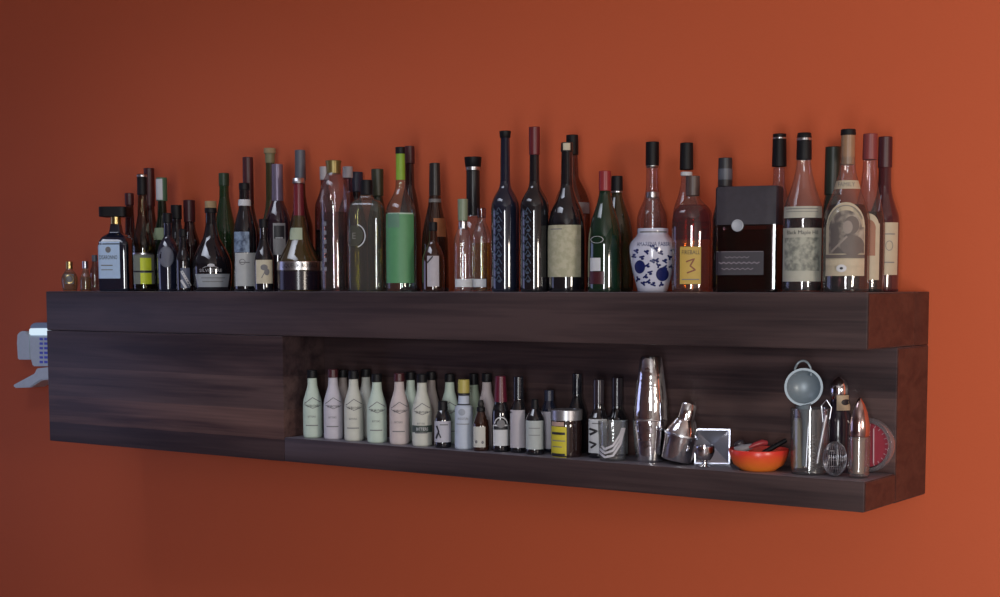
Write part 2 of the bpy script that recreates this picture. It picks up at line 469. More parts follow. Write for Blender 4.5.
link('back_panel_end', box_bm(SL, SL + .001, -SD + ND + .003, -.003, -SH + .003, NZT - .004), ENDG, shelf)['label'] = 'reddish end grain of the back panel'

GT = 'liquor bottles crowded on top of the shelf'
GB = 'bitters bottles lined up in the niche'
def top(name, label, cx, d, **k): return Vessel(name, label, 'bottle', GT, cx, d, 'top', **k)
def low(name, label, cx, d, cat='bottle', group=GB, **k): return Vessel(name, label, cat, group, cx, d, 'niche', **k)

# ------------------------------------------------------------------ bottles on top of the shelf (left to right)
# three miniatures at the left end
v = top('miniature_bottle', 'tiny round miniature bottle with gold cap, at the far left end of the shelf', 70, .045)
v.body([(289, 7), (283, 8.2), (276, 8), (271, 4), (268.5, 2.8)], glass('honey_glass', (.86, .84, .66), (.5, .46, .3), light_haze=.06)); v.liquid(272, OLIVELIQ); v.cap([(269, 3.3), (261.5, 3.3)], GOLD)
v.label(65.5, 74, 274, 284, GREYINK, marks=[('ring', 69.8, 279, 4, 4.4, GOLD, .9)])
v = top('miniature_bottle', 'tiny clear miniature bottle with silver cap, between the round miniature and the square bottle', 86, .055)
v.body([(289, 5.5), (278, 5.5), (273, 3.2), (268, 2.5)], glass('pale_green_glass', (.84, .88, .72), (.45, .48, .35), light_haze=.06)); v.liquid(277, OLIVELIQ); v.cap([(268.5, 3), (261, 3)], SILVER)
v = top('miniature_bottle', 'small bluish miniature bottle tucked behind, touching the square bottle', 95.5, .115)
v.body([(289, 5), (272, 5), (266, 3), (261, 2.4)], glass('bluish_glass', (.6, .68, .75), (.3, .34, .4), light_haze=.0)); v.cap([(261.5, 2.8), (255, 2.8)], GREYCAP)

# square blue-black bottle
v = top('liqueur_bottle', 'square blue-black bottle with wide flat cap and pale blue label', 117.6, .062, turn=-.30, ex=9)
v.body([(290, 15.2), (243, 15.2), (237, 12), (233, 6), (224, 4.6)], DARKBLUE, k=.2)
v.cap([(224.5, 5.2), (216.5, 5.2)], GOLD, 'collar')
v.cap([(217, 14.0), (207, 14.0)], BLACKCAP, ex=7)
v.label(103, 125, 242, 278.5, plain('pale_blue_paper', (.42, .58, .80), .55), marks=[
    ('text', 'DISARONNO', 114, 257.5, 4, INK, 18), ('disc', 114, 250, 2.6, 3, GREYINK), ('rect', 107, 118, 265, 266, GREYINK), ('rect', 107, 118, 269.5, 270.3, GREYINK)])

v = top('liquor_bottle', 'tall slim bottle with bright yellow label, right of the square bottle', 144.5, .072)
v.body([(290, 11.5), (243, 11.5), (230, 8), (216, 5), (196, 4.4), (190, 4.4)], glass('smoky_glass', (.42, .42, .34), (.16, .16, .13)))
v.liquid(246, OLIVELIQ); v.cap([(195, 5), (174, 4.8)], BLACKCAP, 'capsule'); v.cap([(177, 5.2), (174.6, 5.2)], SILVER, 'foil_band')
LIME = plain('yellow_green_paper', (.62, .72, .03), .5)
v.label(134.5, 154.5, 254.5, 284, plain('grey_green_paper', (.17, .19, .16), .6), marks=[('rect', 141, 151.5, 258, 270.5, LIME), ('rect', 141, 151.5, 273, 284, LIME), ('rect', 134.5, 153.5, 253, 254.6, SILVER), ('rect', 134.5, 153.5, 270.8, 272.4, INK)])

v = top('wine_bottle', 'dark bottle with wine-red capsule standing behind the yellow-labelled bottle', 151.7, .242)
v.body([(290, 11), (236, 11), (222, 6), (210, 4.6), (170, 4.6)], DARKRED); v.cap([(206, 5.2), (168, 5.2)], MAROON, 'capsule')
v = top('liquor_bottle', 'dark bottle with small red cap behind the square blue-black bottle', 131.5, .19)
v.body([(290, 9), (246, 9), (234, 5), (205, 3.8), (197, 3.8)], DARKRED); v.cap([(205, 4.4), (193, 4.4)], MAROON)
v = top('liquor_bottle', 'green bottle with a long white strip label up its neck', 164, .155)
v.body([(290, 11), (242, 11), (230, 8), (218, 5), (202, 4.2), (180, 4.2)], DARKGREEN); v.cap([(201, 5.4), (177.5, 5.4)], plain('green_cap', (.06, .14, .08), .45))
v.label(159.2, 164.5, 179, 200, WHITE, 'cap_strip', off=.0040); v.label(155, 170, 228, 240, plain('sage_paper', (.28, .36, .22), .6))
v = top('liqueur_bottle', 'small blue-black flask with a round grey medallion label', 169, .045)
v.body([(290, 10.5), (252, 11), (243, 8), (237, 4), (222, 3.8)], DARKBLUE); v.cap([(223, 4.6), (213, 4.6)], BLACKCAP)
v.mark(('disc', 167, 257, 7.3, 10.5, plain('slate_paper', (.13, .14, .18), .6)))
v.mark(('ring', 167, 257, 7.3, 10.5, GREYCAP, 1.2), off=.001)
v = top('liquor_bottle', 'plain black bottle with short dark cap behind the medallion flask', 178, .115)
v.body([(290, 9.5), (243, 9.5), (230, 5.5), (222, 4.6), (214, 4.6)], DARK); v.cap([(219, 5.4), (205, 5.4)], BLACKCAP)
v = top('wine_bottle', 'dark red bottle with dark capsule, behind and left of the round-shouldered black bottle', 191, .195)
v.body([(290, 10.5), (244, 10.5), (230, 6), (222, 5), (205, 5)], DARKRED); v.cap([(222, 5.8), (200, 5.8)], MAROON, 'capsule')
v = top('liquor_bottle', 'short black bottle with a slanted white streaked label', 184.2, .028)
v.body([(290, 7.2), (258, 7.2), (249, 4), (236, 3.3)], DARK); v.cap([(237, 3.9), (229, 3.9)], BLACKCAP)
v.label(181, 190, 268, 288, plain('blue_paper', (.08, .10, .16), .5), marks=[('line', [(182, 271), (190, 286)], 2.6, WHITE), ('line', [(181.5, 280), (186, 288)], 2.2, WHITE)])

v = top('liqueur_bottle', 'round-shouldered black bottle with pale cork and wide pale band label', 212.3, .078)
v.body([(290, 18.5), (276, 20), (262, 20), (250, 15), (238, 8), (225, 5.4), (208, 5)], DARK)
v.cap([(213, 6), (208, 6)], BLACKCAP, 'capsule'); v.cap([(208, 5.8), (201, 5.8)], CORK, 'cork')
v.label(196, 229.5, 274, 287, plain('misty_paper', (.30, .33, .36), .6), x0b=199, x1b=227.5, marks=[('rect', 202, 225, 277.5, 278.3, GREYINK), ('rect', 203, 223, 281.2, 282, GREYINK)])
v.mark(('text', 'SILVESTRE', 211, 270.5, 3, plain('pale_print', (.35, .36, .38), .5), 23)); v.mark(('disc', 211.5, 265.5, 3.5, 1.6, WHITE)); v.mark(('arc', 211, 290, 19, 24, plain('pale_print', (.35, .36, .38), .5), .5, 1.15, 2.0))

v = top('wine_bottle', 'green glass bottle with dark green capsule behind the round-shouldered black bottle', 226, .235)
v.body([(290, 12), (232, 12), (214, 8), (198, 4.9), (176, 4.6)], plain('deep_green_glass', (.018, .05, .018), .05, coat=1)); v.cap([(186, 5.2), (173, 5.2)], plain('green_capsule', (.03, .06, .03), .4), 'capsule')
v = top('wine_bottle', 'black wine bottle with a white neck collar and a two-part pale label', 246, .060)
v.body([(290, 11.5), (232, 11.5), (222, 9.5), (209, 6), (200, 5.2), (186, 4.8)], DARK); v.cap([(190, 5.3), (183, 5.3)], BLACKCAP)
v.cap([(206, 6.4), (199.5, 6.1)], WHITE, 'neck_collar')
v.label(236, 256, 253, 286, plain('grey_white_paper', (.42, .44, .44), .6), marks=[('rect', 240, 250, 262, 263, GREYINK), ('ring', 243, 262, 3, 3, GREYINK, .7)])
v.label(235.6, 250, 232, 252.6, printed('blue_picture_print', (.03, .05, .10), (.22, .30, .42), 70), 'picture_label')
v = top('wine_bottle', 'bottle with a tall dark red capsule rising behind the collared black wine bottle', 250, .150)
v.body([(290, 11), (232, 11), (216, 7), (204, 5), (170, 4.6)], DARKRED); v.cap([(204, 5.4), (157, 5.2)], MAROON, 'capsule')
v = top('liqueur_bottle', 'short black bottle with cream label bearing a dark leaf', 264.5, .045)
v.body([(290, 10), (258, 10), (248, 6), (240, 4), (226, 3.8)], DARK); v.cap([(228, 4.6), (219, 4.6)], BLACKCAP)
v.label(256.5, 272.5, 260, 283.5, CREAM, marks=[('disc', 264.5, 267.5, 3.4, 3, GREYINK), ('disc', 267, 272, 2.5, 3.4, GREYINK), ('line', [(262, 278), (266, 270)], .8, GREYINK)])
v = top('liquor_bottle', 'pale olive bottle stoppered with a tall cork, behind the lilac-necked bottle', 272, .235)
v.body([(290, 10), (226, 10), (212, 6), (200, 4.6), (154, 4.4)], plain('dull_olive_glass', (.05, .048, .022), .05, coat=1)); v.cap([(163, 4.8), (153, 4.8)], plain('pale_capsule', (.20, .19, .10), .5), 'capsule'); v.cap([(153.5, 6), (148, 6)], CORK, 'cork')
v.label(264, 277, 225, 233, plain('straw_paper', (.42, .38, .24), .6))
v = top('liquor_bottle', 'dark bottle with a clear lilac foil neck and framed dark label', 279, .120)
v.body([(290, 12), (218, 12), (207, 8), (200, 5), (166, 5)], plain('dark_violet_glass', (.022, .012, .02), .05, coat=1)); v.cap([(201, 5.8), (164, 5.4)], plain('lilac_foil', (.20, .17, .25), .3, .4), 'neck_foil')
v.label(274, 286, 223.5, 255, plain('grey_paper', (.26, .26, .27), .6), marks=[('rect', 275, 285, 226, 239, INK), ('rect', 276.5, 283.5, 237.6, 238.8, WHITE)])
v = top('liquor_bottle', 'dark bottle with blue-grey cap standing behind the bulbous banded bottle', 302, .215)
v.body([(290, 12), (225, 12), (208, 7), (195, 5), (165, 4.6)], DARKRED); v.cap([(180, 5.4), (150, 5.2)], GREYCAP, 'capsule')

v = top('liqueur_bottle', 'bulbous dark bottle with long red neck and silver lettered band', 300, .078)
v.body([(290, 22), (270, 22), (261, 21), (250, 15.5), (240, 11), (228, 8), (216, 5.4), (184, 4.4)], plain('bronze_dark_glass', (.05, .035, .012), .08, coat=1))
v.cap([(216, 5.6), (183, 4.8)], plain('dark_red_foil', (.16, .02, .03), .25), 'neck_foil'); v.cap([(183.5, 6.2), (178, 5.8)], SILVER)
v.label(291, 303, 228, 240, plain('mint_paper', (.36, .42, .30), .6), 'neck_label')
v.cap([(270.5, 22.6), (261.5, 22.3)], SILVER, 'metal_band'); v.prof = [(z, r) for z, r in v.prof]
v.mark(('text', 'LIQUEUR ROYALE', 300, 266, 4.8, INK, 36), off=.0042)
v.cap([(290, 22.4), (271, 22.4)], plain('purple_black_glass', (.014, .010, .018), .2), 'lower_body')

v = top('liquor_bottle', 'tall pink-tinted clear cylinder bottle with wide olive-gold cap', 335, .065)
v.body([(290, 14), (194, 14), (183, 12), (175, 7.5), (172, 6.8)], PINKISH); v.liquid(212, glass('pale_rose_spirit', (.70, .52, .48), (.4, .25, .22), refl=.2)); v.cap([(174, 7), (166, 7.2), (160.5, 8)], plain('olive_gold_cap', (.22, .17, .06), .35, .6))
for k in range(6): v.mark(('rect', 325, 327.4, 222 + 9 * k, 226 + 9 * k, plain('dim_silver_print', (.2, .2, .23), .4)), off=.001)
v = top('liquor_bottle', 'clear bottle with pale cap half hidden left behind the pink-tinted cylinder', 326, .175)
v.body([(290, 10), (205, 10), (195, 6), (188, 4), (172, 3.8)], glass('violet_grey_glass', (.5, .42, .52), (.22, .18, .25))); v.liquid(230, PURPLELIQ); v.cap([(180, 4.8), (166.5, 4.8)], plain('pearl_cap', (.38, .36, .38), .4))
v = top('liquor_bottle', 'bottle with pale cap peeping out right behind the pink-tinted cylinder', 349, .185)
v.body([(290, 10), (212, 10), (200, 6), (192, 4.4), (172, 4.2)], glass('violet_grey_glass', (.5, .42, .52), (.22, .18, .25))); v.liquid(235, PURPLELIQ); v.cap([(178, 5.2), (166.5, 5)], plain('pearl_cap', (.38, .36, .38), .4))

v = top('tequila_bottle', 'squat wide olive-green glass bottle with a round embossed seal', 367.5, .075, ex=5, ry=.62, turn=-.30)
v.body([(290, 17.5), (212, 17.5), (202, 15), (198, 6), (188, 5)], glass('olive_seal_glass', (.66, .66, .42), (.3, .3, .18), light_haze=.06)); v.liquid(238, OLIVELIQ); v.cap([(195, 6), (180, 6)], BLACKCAP)
v.mark(('disc', 358, 236, 9, 10.5, plain('dark_seal', (.05, .05, .035), .5))); v.mark(('arc', 359, 236, 10.5, 12, WHITE, 1.1, -1.3, 1.3), off=.001); v.mark(('text', 'E', 358, 236, 6, plain('seal_grey', (.2, .2, .18), .5)), off=.001)
v = top('wine_bottle', 'dark blue-capped bottle behind the left shoulder of the squat olive bottle', 357, .258)
v.body([(290, 11), (225, 11), (208, 7), (198, 5), (178, 5)], DARK); v.cap([(192, 7), (172, 7)], plain('navy_cap', (.02, .025, .05), .4))
v = top('liquor_bottle', 'dark bottle with tall olive-black cap behind the right shoulder of the squat olive bottle', 378.5, .185)
v.body([(290, 10), (222, 10), (206, 7), (198, 5.2), (180, 5)], DARKGREEN); v.cap([(196, 6), (169, 6)], plain('olive_black_cap', (.03, .032, .016), .4))

v = top('absinthe_bottle', 'clear bottle filled green with lime label on its neck and black top', 401.5, .062)
v.body([(291, 15.6), (218, 15.6), (206, 14), (196, 8), (188, 4.9), (150, 4.3)], glass('green_hued_clear_glass', (.78, .88, .82), (.3, .4, .34), light_haze=.02)); v.cap([(154, 4.9), (147, 4.9)], BLACKCAP)
v.label(397.2, 405.8, 153.5, 180, plain('lime_paper', (.20, .36, .03), .5), 'neck_label')
v.label(387, 414, 214, 283, plain('mint_green_print', (.085, .27, .12), .5), 'green_sleeve', nx=20)
v.mark(('line', [(389, 214), (413, 214)], 1.4, plain('pale_mint', (.4, .55, .45), .5)), off=.0012); v.mark(('rect', 389, 400, 214, 228, plain('dull_mint', (.10, .22, .15), .5)), off=.0012)
v = top('wine_bottle', 'dark bottle with a red-topped capsule behind the green-filled clear bottle', 410.5, .205)
v.body([(290, 11), (218, 11), (200, 8), (186, 4.8), (155, 4.4)], DARKRED); v.cap([(164, 5.2), (146, 5)], MAROON, 'capsule')
v = top('wine_bottle', 'dark brown champagne-shaped bottle with a small copper label on its shoulder', 435.5, .150)
v.body([(290, 14), (240, 13.5), (222, 10.5), (208, 7.2), (192, 5.2), (165, 4.8)], BROWN); v.cap([(196, 5.9), (163, 5.2)], plain('dark_foil', (.02, .018, .018), .3), 'neck_foil')
v.label(434, 446, 218.5, 237, plain('copper_paper', (.35, .14, .06), .4, .3)); v.label(429.5, 441.5, 199, 202.5, plain('dull_silver_paper', (.16, .15, .15), .4), 'neck_label')
v = top('liqueur_bottle', 'small dark brown bottle with white slant-topped label in front of the copper-labelled bottle', 433.5, .045)
v.body([(290, 11), (258, 11), (250, 8.5), (242, 4.2), (228, 3.6)], BROWN); v.cap([(231, 4.2), (222, 4.2)], BLACKCAP)
v.label(427.5, 439, 256, 286.5, plain('soft_white_paper', (.40, .38, .42), .6), marks=[('line', [(427.6, 263), (433, 256.5)], 1.4, INK)])
v = top('grappa_bottle', 'small clear bottle with pale green capsule and white base label', 463.2, .045)
v.body([(290, 9), (240, 9), (232, 6.5), (226, 4.2), (206, 3.8)], CLEAR); v.cap([(221, 4.9), (199, 5.2)], plain('sage_capsule', (.19, .24, .16), .4), 'capsule'); v.cap([(229, 4.4), (221.5, 4.4)], SILVER, 'neck_ring')
v.label(455.5, 472.5, 279, 287, WHITE)
v = top('grappa_bottle', 'clear bottle of bright yellow spirit right of the small clear bottle', 481.8, .078)
v.body([(290, 9.5), (236, 9.5), (228, 7), (222, 4), (216, 3.8)], CLEAR); v.liquid(243, YELLOWLIQ); v.cap([(218, 4.4), (208, 4.4)], glass('clear_stopper', (.7, .66, .66), (.4, .36, .36)), 'glass_stopper')
v.label(472.5, 486, 279, 287, WHITE)
v = top('liquor_bottle', 'clear bottle with tall black sleeved neck and flared black cap', 473.5, .165)
v.body([(290, 14), (236, 14), (224, 11), (215, 6.4), (170, 6)], PINKISH); v.cap([(216, 6.9), (170, 6.6)], plain('black_sleeve', (.014, .014, .016), .3), 'neck_sleeve'); v.cap([(170.5, 7.2), (166.5, 7.2)], SILVER, 'neck_ring'); v.cap([(167, 7.8), (157, 8.6)], BLACKCAP)

ETCH = plain('etched_blue_print', (.045, .065, .10), .5)
for cx, ytop, lab, red in ((505.5, 131, 'tall slim black bottle with long bare neck, taller pair, left one', 0), (534.5, 127, 'tall slim black bottle with red capsule on its long neck', 1)):
    v = top('grappa_bottle', lab, cx, .065)
    v.body([(290, 14.2), (204, 14.2), (196, 11), (188, 6), (182, 5), (ytop + 2, 4.6)], DARKBLUE if not red else DARK)
    if red: v.cap([(155, 5.3), (ytop, 5.6)], plain('dark_red_wax', (.12, .012, .016), .35), 'capsule'); v.root['label'] = 'tall slim black bottle with dark red capsule, right of its bare-necked twin'
    else: v.cap([(138, 5.3), (ytop, 5.8)], BLACKCAP); v.root['label'] = 'tall slim black bottle with long bare black neck, left of its red-capped twin'
    for k in range(9):
        y = 209 + 8.4 * k
        v.mark(('line', [(cx - 11.5, y), (cx - 9, y + 4), (cx - 6.5, y - 1), (cx - 3.5, y + 4.5)], .9, ETCH)); v.mark(('disc', cx - 8 + (k % 3), y + 5, 1.8, 1.4, ETCH))
VINE = printed('cream_vine_print', (.35, .34, .23), (.44, .42, .30), 75, .5, .08)
v = top('port_bottle', 'broad black bottle with large cream label printed with vines', 566.6, .093)
v.body([(290, 18.8), (228, 18.8), (212, 16.5), (198, 9.5), (186, 6), (150, 5.4)], DARK); v.cap([(152, 6.2), (142.5, 5.8)], plain('dark_foil', (.02, .018, .018), .3), 'capsule'); v.label(563.5, 569.5, 143.5, 150.5, CREAM, 'paper_seal', off=.0022)
v.label(547.2, 580.5, 225.5, 277, VINE, nx=22, marks=[('rect', 551, 562, 229, 230, GREYINK)])
v = top('wine_bottle', 'tall bottle with black cap and white paper seal behind the cream-labelled black bottle', 572, .215)
v.body([(290, 18), (205, 18), (194, 15), (178, 6.4), (150, 5.2)], glass('smoky_clear_glass', (.5, .42, .40), (.25, .2, .2))); v.cap([(155, 6.2), (135, 6)], BLACKCAP); 
v.label(574, 589, 203, 214, plain('faded_paper', (.26, .24, .26), .6))
v = top('vermouth_bottle', 'green vermouth bottle with bright red screw cap', 604.5, .075)
v.body([(290, 17), (238, 16.5), (220, 13.5), (206, 8.5), (194, 5.6), (176, 5.2)], plain('vermouth_green_glass', (.006, .024, .012), .05, coat=1)); v.cap([(191, 6.1), (171, 6)], plain('bright_red_cap', (.26, .025, .03), .35))
v.mark(('ring', 597, 240, 6.4, 3.6, plain('pale_print', (.35, .36, .38), .5), .9)); v.mark(('rect', 590.5, 600.5, 258, 271, WHITE)); v.label(589.5, 604, 271.6, 284, MAROON, 'red_label')
v = top('vermouth_bottle', 'dark olive vermouth bottle with black screw cap behind the red-capped one', 616.5, .160)
v.body([(290, 17), (238, 16.5), (220, 13.5), (206, 8.5), (196, 5.4), (180, 5)], plain('dark_olive_glass', (.022, .020, .008), .05, coat=1)); v.cap([(191, 5.8), (176, 5.6)], BLACKCAP); v.cap([(193, 6), (191, 6)], SILVER, 'neck_ring')

v = top('liquor_bottle', 'clear bottle with long black cap rising highest behind the blue and white jar', 651.5, .240)
v.body([(290, 15), (215, 15), (200, 8), (190, 6.2), (162, 5.6)], PINKISH); v.cap([(166, 6.6), (142, 6.6)], BLACKCAP); v.cap([(168, 6.2), (165.5, 6.4)], SILVER, 'neck_ring')
v = top('liquor_bottle', 'slender clear bottle with silver-ringed neck directly behind the blue and white jar', 652, .155)
v.body([(290, 9), (232, 9), (220, 8.6), (200, 7), (196, 6.4)], CLEAR); v.cap([(198, 6.8), (192, 6.8)], SILVER)
JARW = plain('white_glazed_ceramic', (.52, .54, .66), .18, coat=.4)
BLUE = plain('cobalt_blue_glaze', (.012, .018, .10), .2)
v = Vessel('ceramic_jar', 'white ceramic jar painted with blue flowers and round fruits', 'jar', GT, 652.6, .078, 'top')
v.body([(290, 15), (282, 17.3), (266, 21.6), (250, 23.8), (243, 23), (237, 17.6), (234, 15.2), (231, 15.6), (228.5, 15.2)], JARW, 'jar_body')
v.mark(('text', 'AMARENA FABBRI', 653.5, 244.5, 4, BLUE, 36)); v.mark(('rect', 640, 666, 231.5, 233, GREYINK))
for x, y, rx, ry in ((640, 267, 5.2, 6.6), (662, 274.5, 6.2, 6.8)): v.mark(('disc', x, y, rx, ry, BLUE))
rnd = random.Random(4)
for x, y in ((646, 253), (660, 254), (668, 258), (652, 262), (634, 257), (657, 266), (650, 272), (648, 281), (670, 266), (643, 284), (637, 279), (655, 250), (664, 262), (653, 285), (636, 252), (642, 257), (656, 260), (664, 267), (647, 265), (672, 252), (651, 247.8), (660, 284), (645, 276)):
    a = rnd.uniform(0, PI); dx, dy = 2.6 * math.cos(a), 2.6 * math.sin(a)
    v.mark(('line', [(x - dx, y - dy), (x + dy * .4, y), (x + dx, y + dy)], 1.7, BLUE)); v.mark(('disc', x + dy * .8, y - dx * .8, 1.6, 1.2, BLUE))
v = top('whisky_bottle', 'round-shouldered flask bottle, red above and amber below, with yellow label', 691.8, .080, ry=.72)
v.body([(290, 20), (222, 20.5), (210, 18.5), (204, 12), (198, 6.4), (190, 5.8)], glass('warm_clear_glass', (.92, .80, .68), (.6, .42, .3), light_haze=.03))
v.liquid(222, glass('cinnamon_whisky', (.92, .66, .30), (.6, .35, .12), refl=.2, light_haze=.02)); v.cap([(196, 7), (176, 7)], plain('brown_cap', (.075, .05, .045), .4))
v.label(672.5, 709.5, 205, 240, glass('red_translucent_sleeve', (.45, .08, .12), (.3, .04, .06), light_haze=.03), 'red_shoulder_sleeve', nx=18)
v.label(680, 700.5, 247, 284, plain('yellow_paper', (.50, .34, .07), .6), marks=[('text', 'FIREBALL', 690.5, 252.5, 4, INK, 18), ('line', [(686, 262), (694, 259), (690, 266), (695, 270), (687, 273)], 1.5, plain('red_brown_ink', (.22, .07, .03), .6)), ('rect', 682, 699, 279, 280, GREYINK)])
v = top('liquor_bottle', 'clear bottle with long black cap behind the red and amber flask bottle', 685.5, .195)
v.body([(290, 13), (210, 13), (196, 8), (184, 5.4), (172, 5.2)], PINKISH); v.cap([(170, 6.8), (143, 6.4)], BLACKCAP); v.cap([(176, 5.8), (172, 5.8)], WHITE, 'neck_ring')
v = top('whisky_bottle', 'dark bottle with grey-banded cap behind the left edge of the cased bottle', 724, .185)
v.body([(290, 12), (215, 12), (200, 8), (192, 6.6), (184, 6.4)], DARK); v.cap([(187, 7.2), (158, 6.8)], plain('charcoal_cap', (.028, .028, .034), .4)); v.label(717.5, 730.5, 169, 180, GREYCAP, 'cap_label', off=.0016)
# cased bottle
v = top('cased_bottle', 'broad rectangular bottle under a dark leather flap with a silver button', 748.5, .080, ex=10, ry=.5, turn=-.2)
v.body([(290, 31), (192, 31), (189, 29)], glass('smoked_purple_glass', (.46, .34, .38), (.2, .14, .18), light_haze=.0), k=.06); v.liquid(230, glass('dark_bourbon', (.5, .28, .24), (.14, .06, .06), refl=.2), .93)
LEATH = plain('dark_navy_leather', (.022, .018, .028), .6, speck=.3)
o = [(v.z(225), 31.6 * v.S), (v.z(189), 31.6 * v.S), (v.z(187), 30.4 * v.S)]
link('leather_flap', lathe(o, ex=10, ry=.52), LEATH, v.root)
b = lathe([(0, 6.0 * v.S), (.0022, 6.0 * v.S), (.0030, 5.2 * v.S), (.0024, 4.6 * v.S), (.0024, 0)], n=28, cap1=False)
bmesh.ops.transform(b, matrix=Matrix.Translation(v.surf(v.X(740.5), v.z(226), .0)+Vector((0, -.0030, 0))) @ Matrix.Rotation(PI / 2, 4, 'X'), verts=b.verts)
link('button', b, plain('brushed_silver_button', (.34, .37, .42), .5, .1), v.root)
v.label(719, 766, 251.5, 275, plain('smoky_band', (.030, .026, .036), .45), 'band_label')
PP = plain('dull_purple_print', (.16, .14, .17), .6)
for y, x0, x1, wd in ((257.5, 728, 752, 1.2), (263, 722, 762, 2.0), (269, 725, 756, 1.4)):
    n = int((x1 - x0) / 2.4)
    v.mark(('line', [(x0 + (x1 - x0) * i / n, y + (.7 if i % 2 else -.7)) for i in range(n + 1)], wd * .6, PP), off=.0012)
v.mark(('line', [(719.5, 251.8), (765.5, 251.8)], .6, PP), off=.0012)

v = top('whisky_bottle', 'clear bottle with long black cap and barcode label behind the cased bottle', 777.5, .180)
v.body([(290, 12), (208, 12), (194, 8), (182, 5.8), (168, 5.6)], PINKISH); v.liquid(235, DARKLIQ); v.cap([(167, 7.2), (137, 6.6), (134, 6.6)], BLACKCAP); v.cap([(139.5, 7), (137.5, 7)], SILVER, 'cap_ring')
v.label(771, 779, 258, 275, WHITE, 'barcode_label', marks=[('rect', 772.5, 777.5, 261 + 2.2 * k, 262 + 2.2 * k, GREYINK) for k in range(5)])
v = top('bourbon_bottle', 'clear bottle with black cap and two cream labels, the lower printed with a woodland scene', 802, .070)
v.body([(290, 20), (212, 20), (203, 17.5), (188, 12), (172, 8), (160, 6.6)], CLEAR); v.liquid(216, PURPLELIQ); v.cap([(160, 7.6), (137, 7.2), (133, 6.6)], BLACKCAP); v.cap([(141, 7.7), (138, 7.6)], SILVER, 'cap_ring')
LBL = plain('aged_paper', (.40, .40, .34), .6)
v.label(783.5, 820, 207, 218.5, LBL, 'neck_label', nx=18, marks=[('rect', 786, 816, 209, 209.8, GREYINK), ('rect', 786, 816, 212, 212.6, GREYINK)])
v.label(783, 820, 228.5, 281.5, LBL, nx=20, marks=[('text', 'Black Maple Hill', 801.5, 233.5, 5, INK, 33)])
v.label(785, 818, 238, 271, printed('woodland_engraving', (.16, .17, .15), (.36, .37, .31), 90), 'engraved_picture', off=.0014, nx=18)
v = top('wine_bottle', 'dark bottle with black-green capsule between the two large bourbon bottles', 831, .215)
v.body([(290, 12), (222, 12), (204, 9), (194, 7), (170, 6.4)], DARKGREEN); v.cap([(195, 8.2), (147, 7.8)], plain('black_green_capsule', (.018, .026, .018), .4), 'capsule')
PORT = printed('portrait_engraving', (.10, .085, .08), (.36, .32, .26), 38, .52, .1)
BORD = plain('cream_border_paper', (.46, .40, .29), .6)
v = top('bourbon_bottle', 'large clear bottle with tan foil neck and arched cream portrait label', 845.5, .066)
v.body([(290, 23), (218, 23), (208, 20), (190, 13), (172, 8), (150, 6.4)], CLEAR); v.liquid(205, PURPLELIQ); v.cap([(165, 7), (135, 6.8)], plain('tan_foil', (.28, .17, .10), .35), 'neck_foil'); v.cap([(135.5, 7.6), (129.5, 7.2)], BLACKCAP)
v.label(831, 858, 181, 189.5, BORD, 'collar_label', marks=[('text', 'FAMILY', 844.5, 185, 4, GREYINK, 17)])
v.label(826, 863, 226, 276, BORD, nx=20)
v.mark(('disc', 844.5, 227, 18.2, 24, BORD), off=.0007); v.mark(('disc', 844.5, 231, 15.5, 20, PORT), off=.0016)
v.mark(('arc', 844.5, 228, 17, 22, GREYINK, .8, .4, 2.8), off=.0018)
HAIR = plain('engraved_brown', (.12, .10, .09), .6); SKIN = plain('engraved_grey', (.25, .215, .19), .6)
v.label(829, 862, 228, 254, PORT, 'portrait_ground', off=.0014, nx=18)
v.mark(('disc', 850, 226, 7, 9, HAIR), off=.002); v.mark(('disc', 846.5, 228, 4.5, 6.5, SKIN), off=.0024); v.mark(('disc', 851, 246, 11, 10, HAIR), off=.002); v.mark(('line', [(832, 252), (846, 237)], 1.8, SKIN), off=.0026)
v.label(827, 862, 255, 258.5, HAIR, 'banner', off=.003); v.label(827, 862, 259.5, 266, BORD, 'banner', off=.0028)
v.mark(('disc', 841.5, 268.5, 4.6, 3.8, WHITE), off=.0036); v.mark(('disc', 841.5, 268.5, 1.5, 1.3, INK), off=.004)
v = top('bourbon_bottle', 'clear bottle with red capsule and cream and copper label behind the portrait bourbon', 867.5, .140)
v.body([(290, 16), (222, 16), (208, 13), (190, 9), (172, 7), (160, 6.4)], PINKISH); v.liquid(212, DARKLIQ); v.cap([(160, 7.4), (134, 7)], plain('brick_red_capsule', (.20, .04, .04), .4), 'capsule')
v.label(858, 878, 224, 280, BORD, marks=[('rect', 859, 874, 232, 256, plain('copper_print', (.26, .10, .05), .5))])
v.mark(('disc', 867, 226, 10, 12, BORD)); v.mark(('disc', 867, 229, 7, 9, plain('copper_print', (.26, .10, .05), .5)), off=.0016)
v = top('wine_bottle', 'red wine bottle with maroon capsule and tall cream label, last at the right', 882.5, .205)
v.body([(290, 15.5), (218, 15.5), (208, 12), (196, 8), (186, 6.6), (165, 6.2)], plain('ruby_dark_glass', (.06, .014, .018), .06, coat=1)); v.cap([(168, 7), (137, 6.8)], MAROON, 'capsule')
v.label(879, 896, 223, 275, BORD, marks=[('rect', 884, 893, 234, 235, GREYINK), ('ring', 888, 246, 3.5, 5, GREYINK, .7), ('rect', 884, 893, 262, 263, GREYINK)])

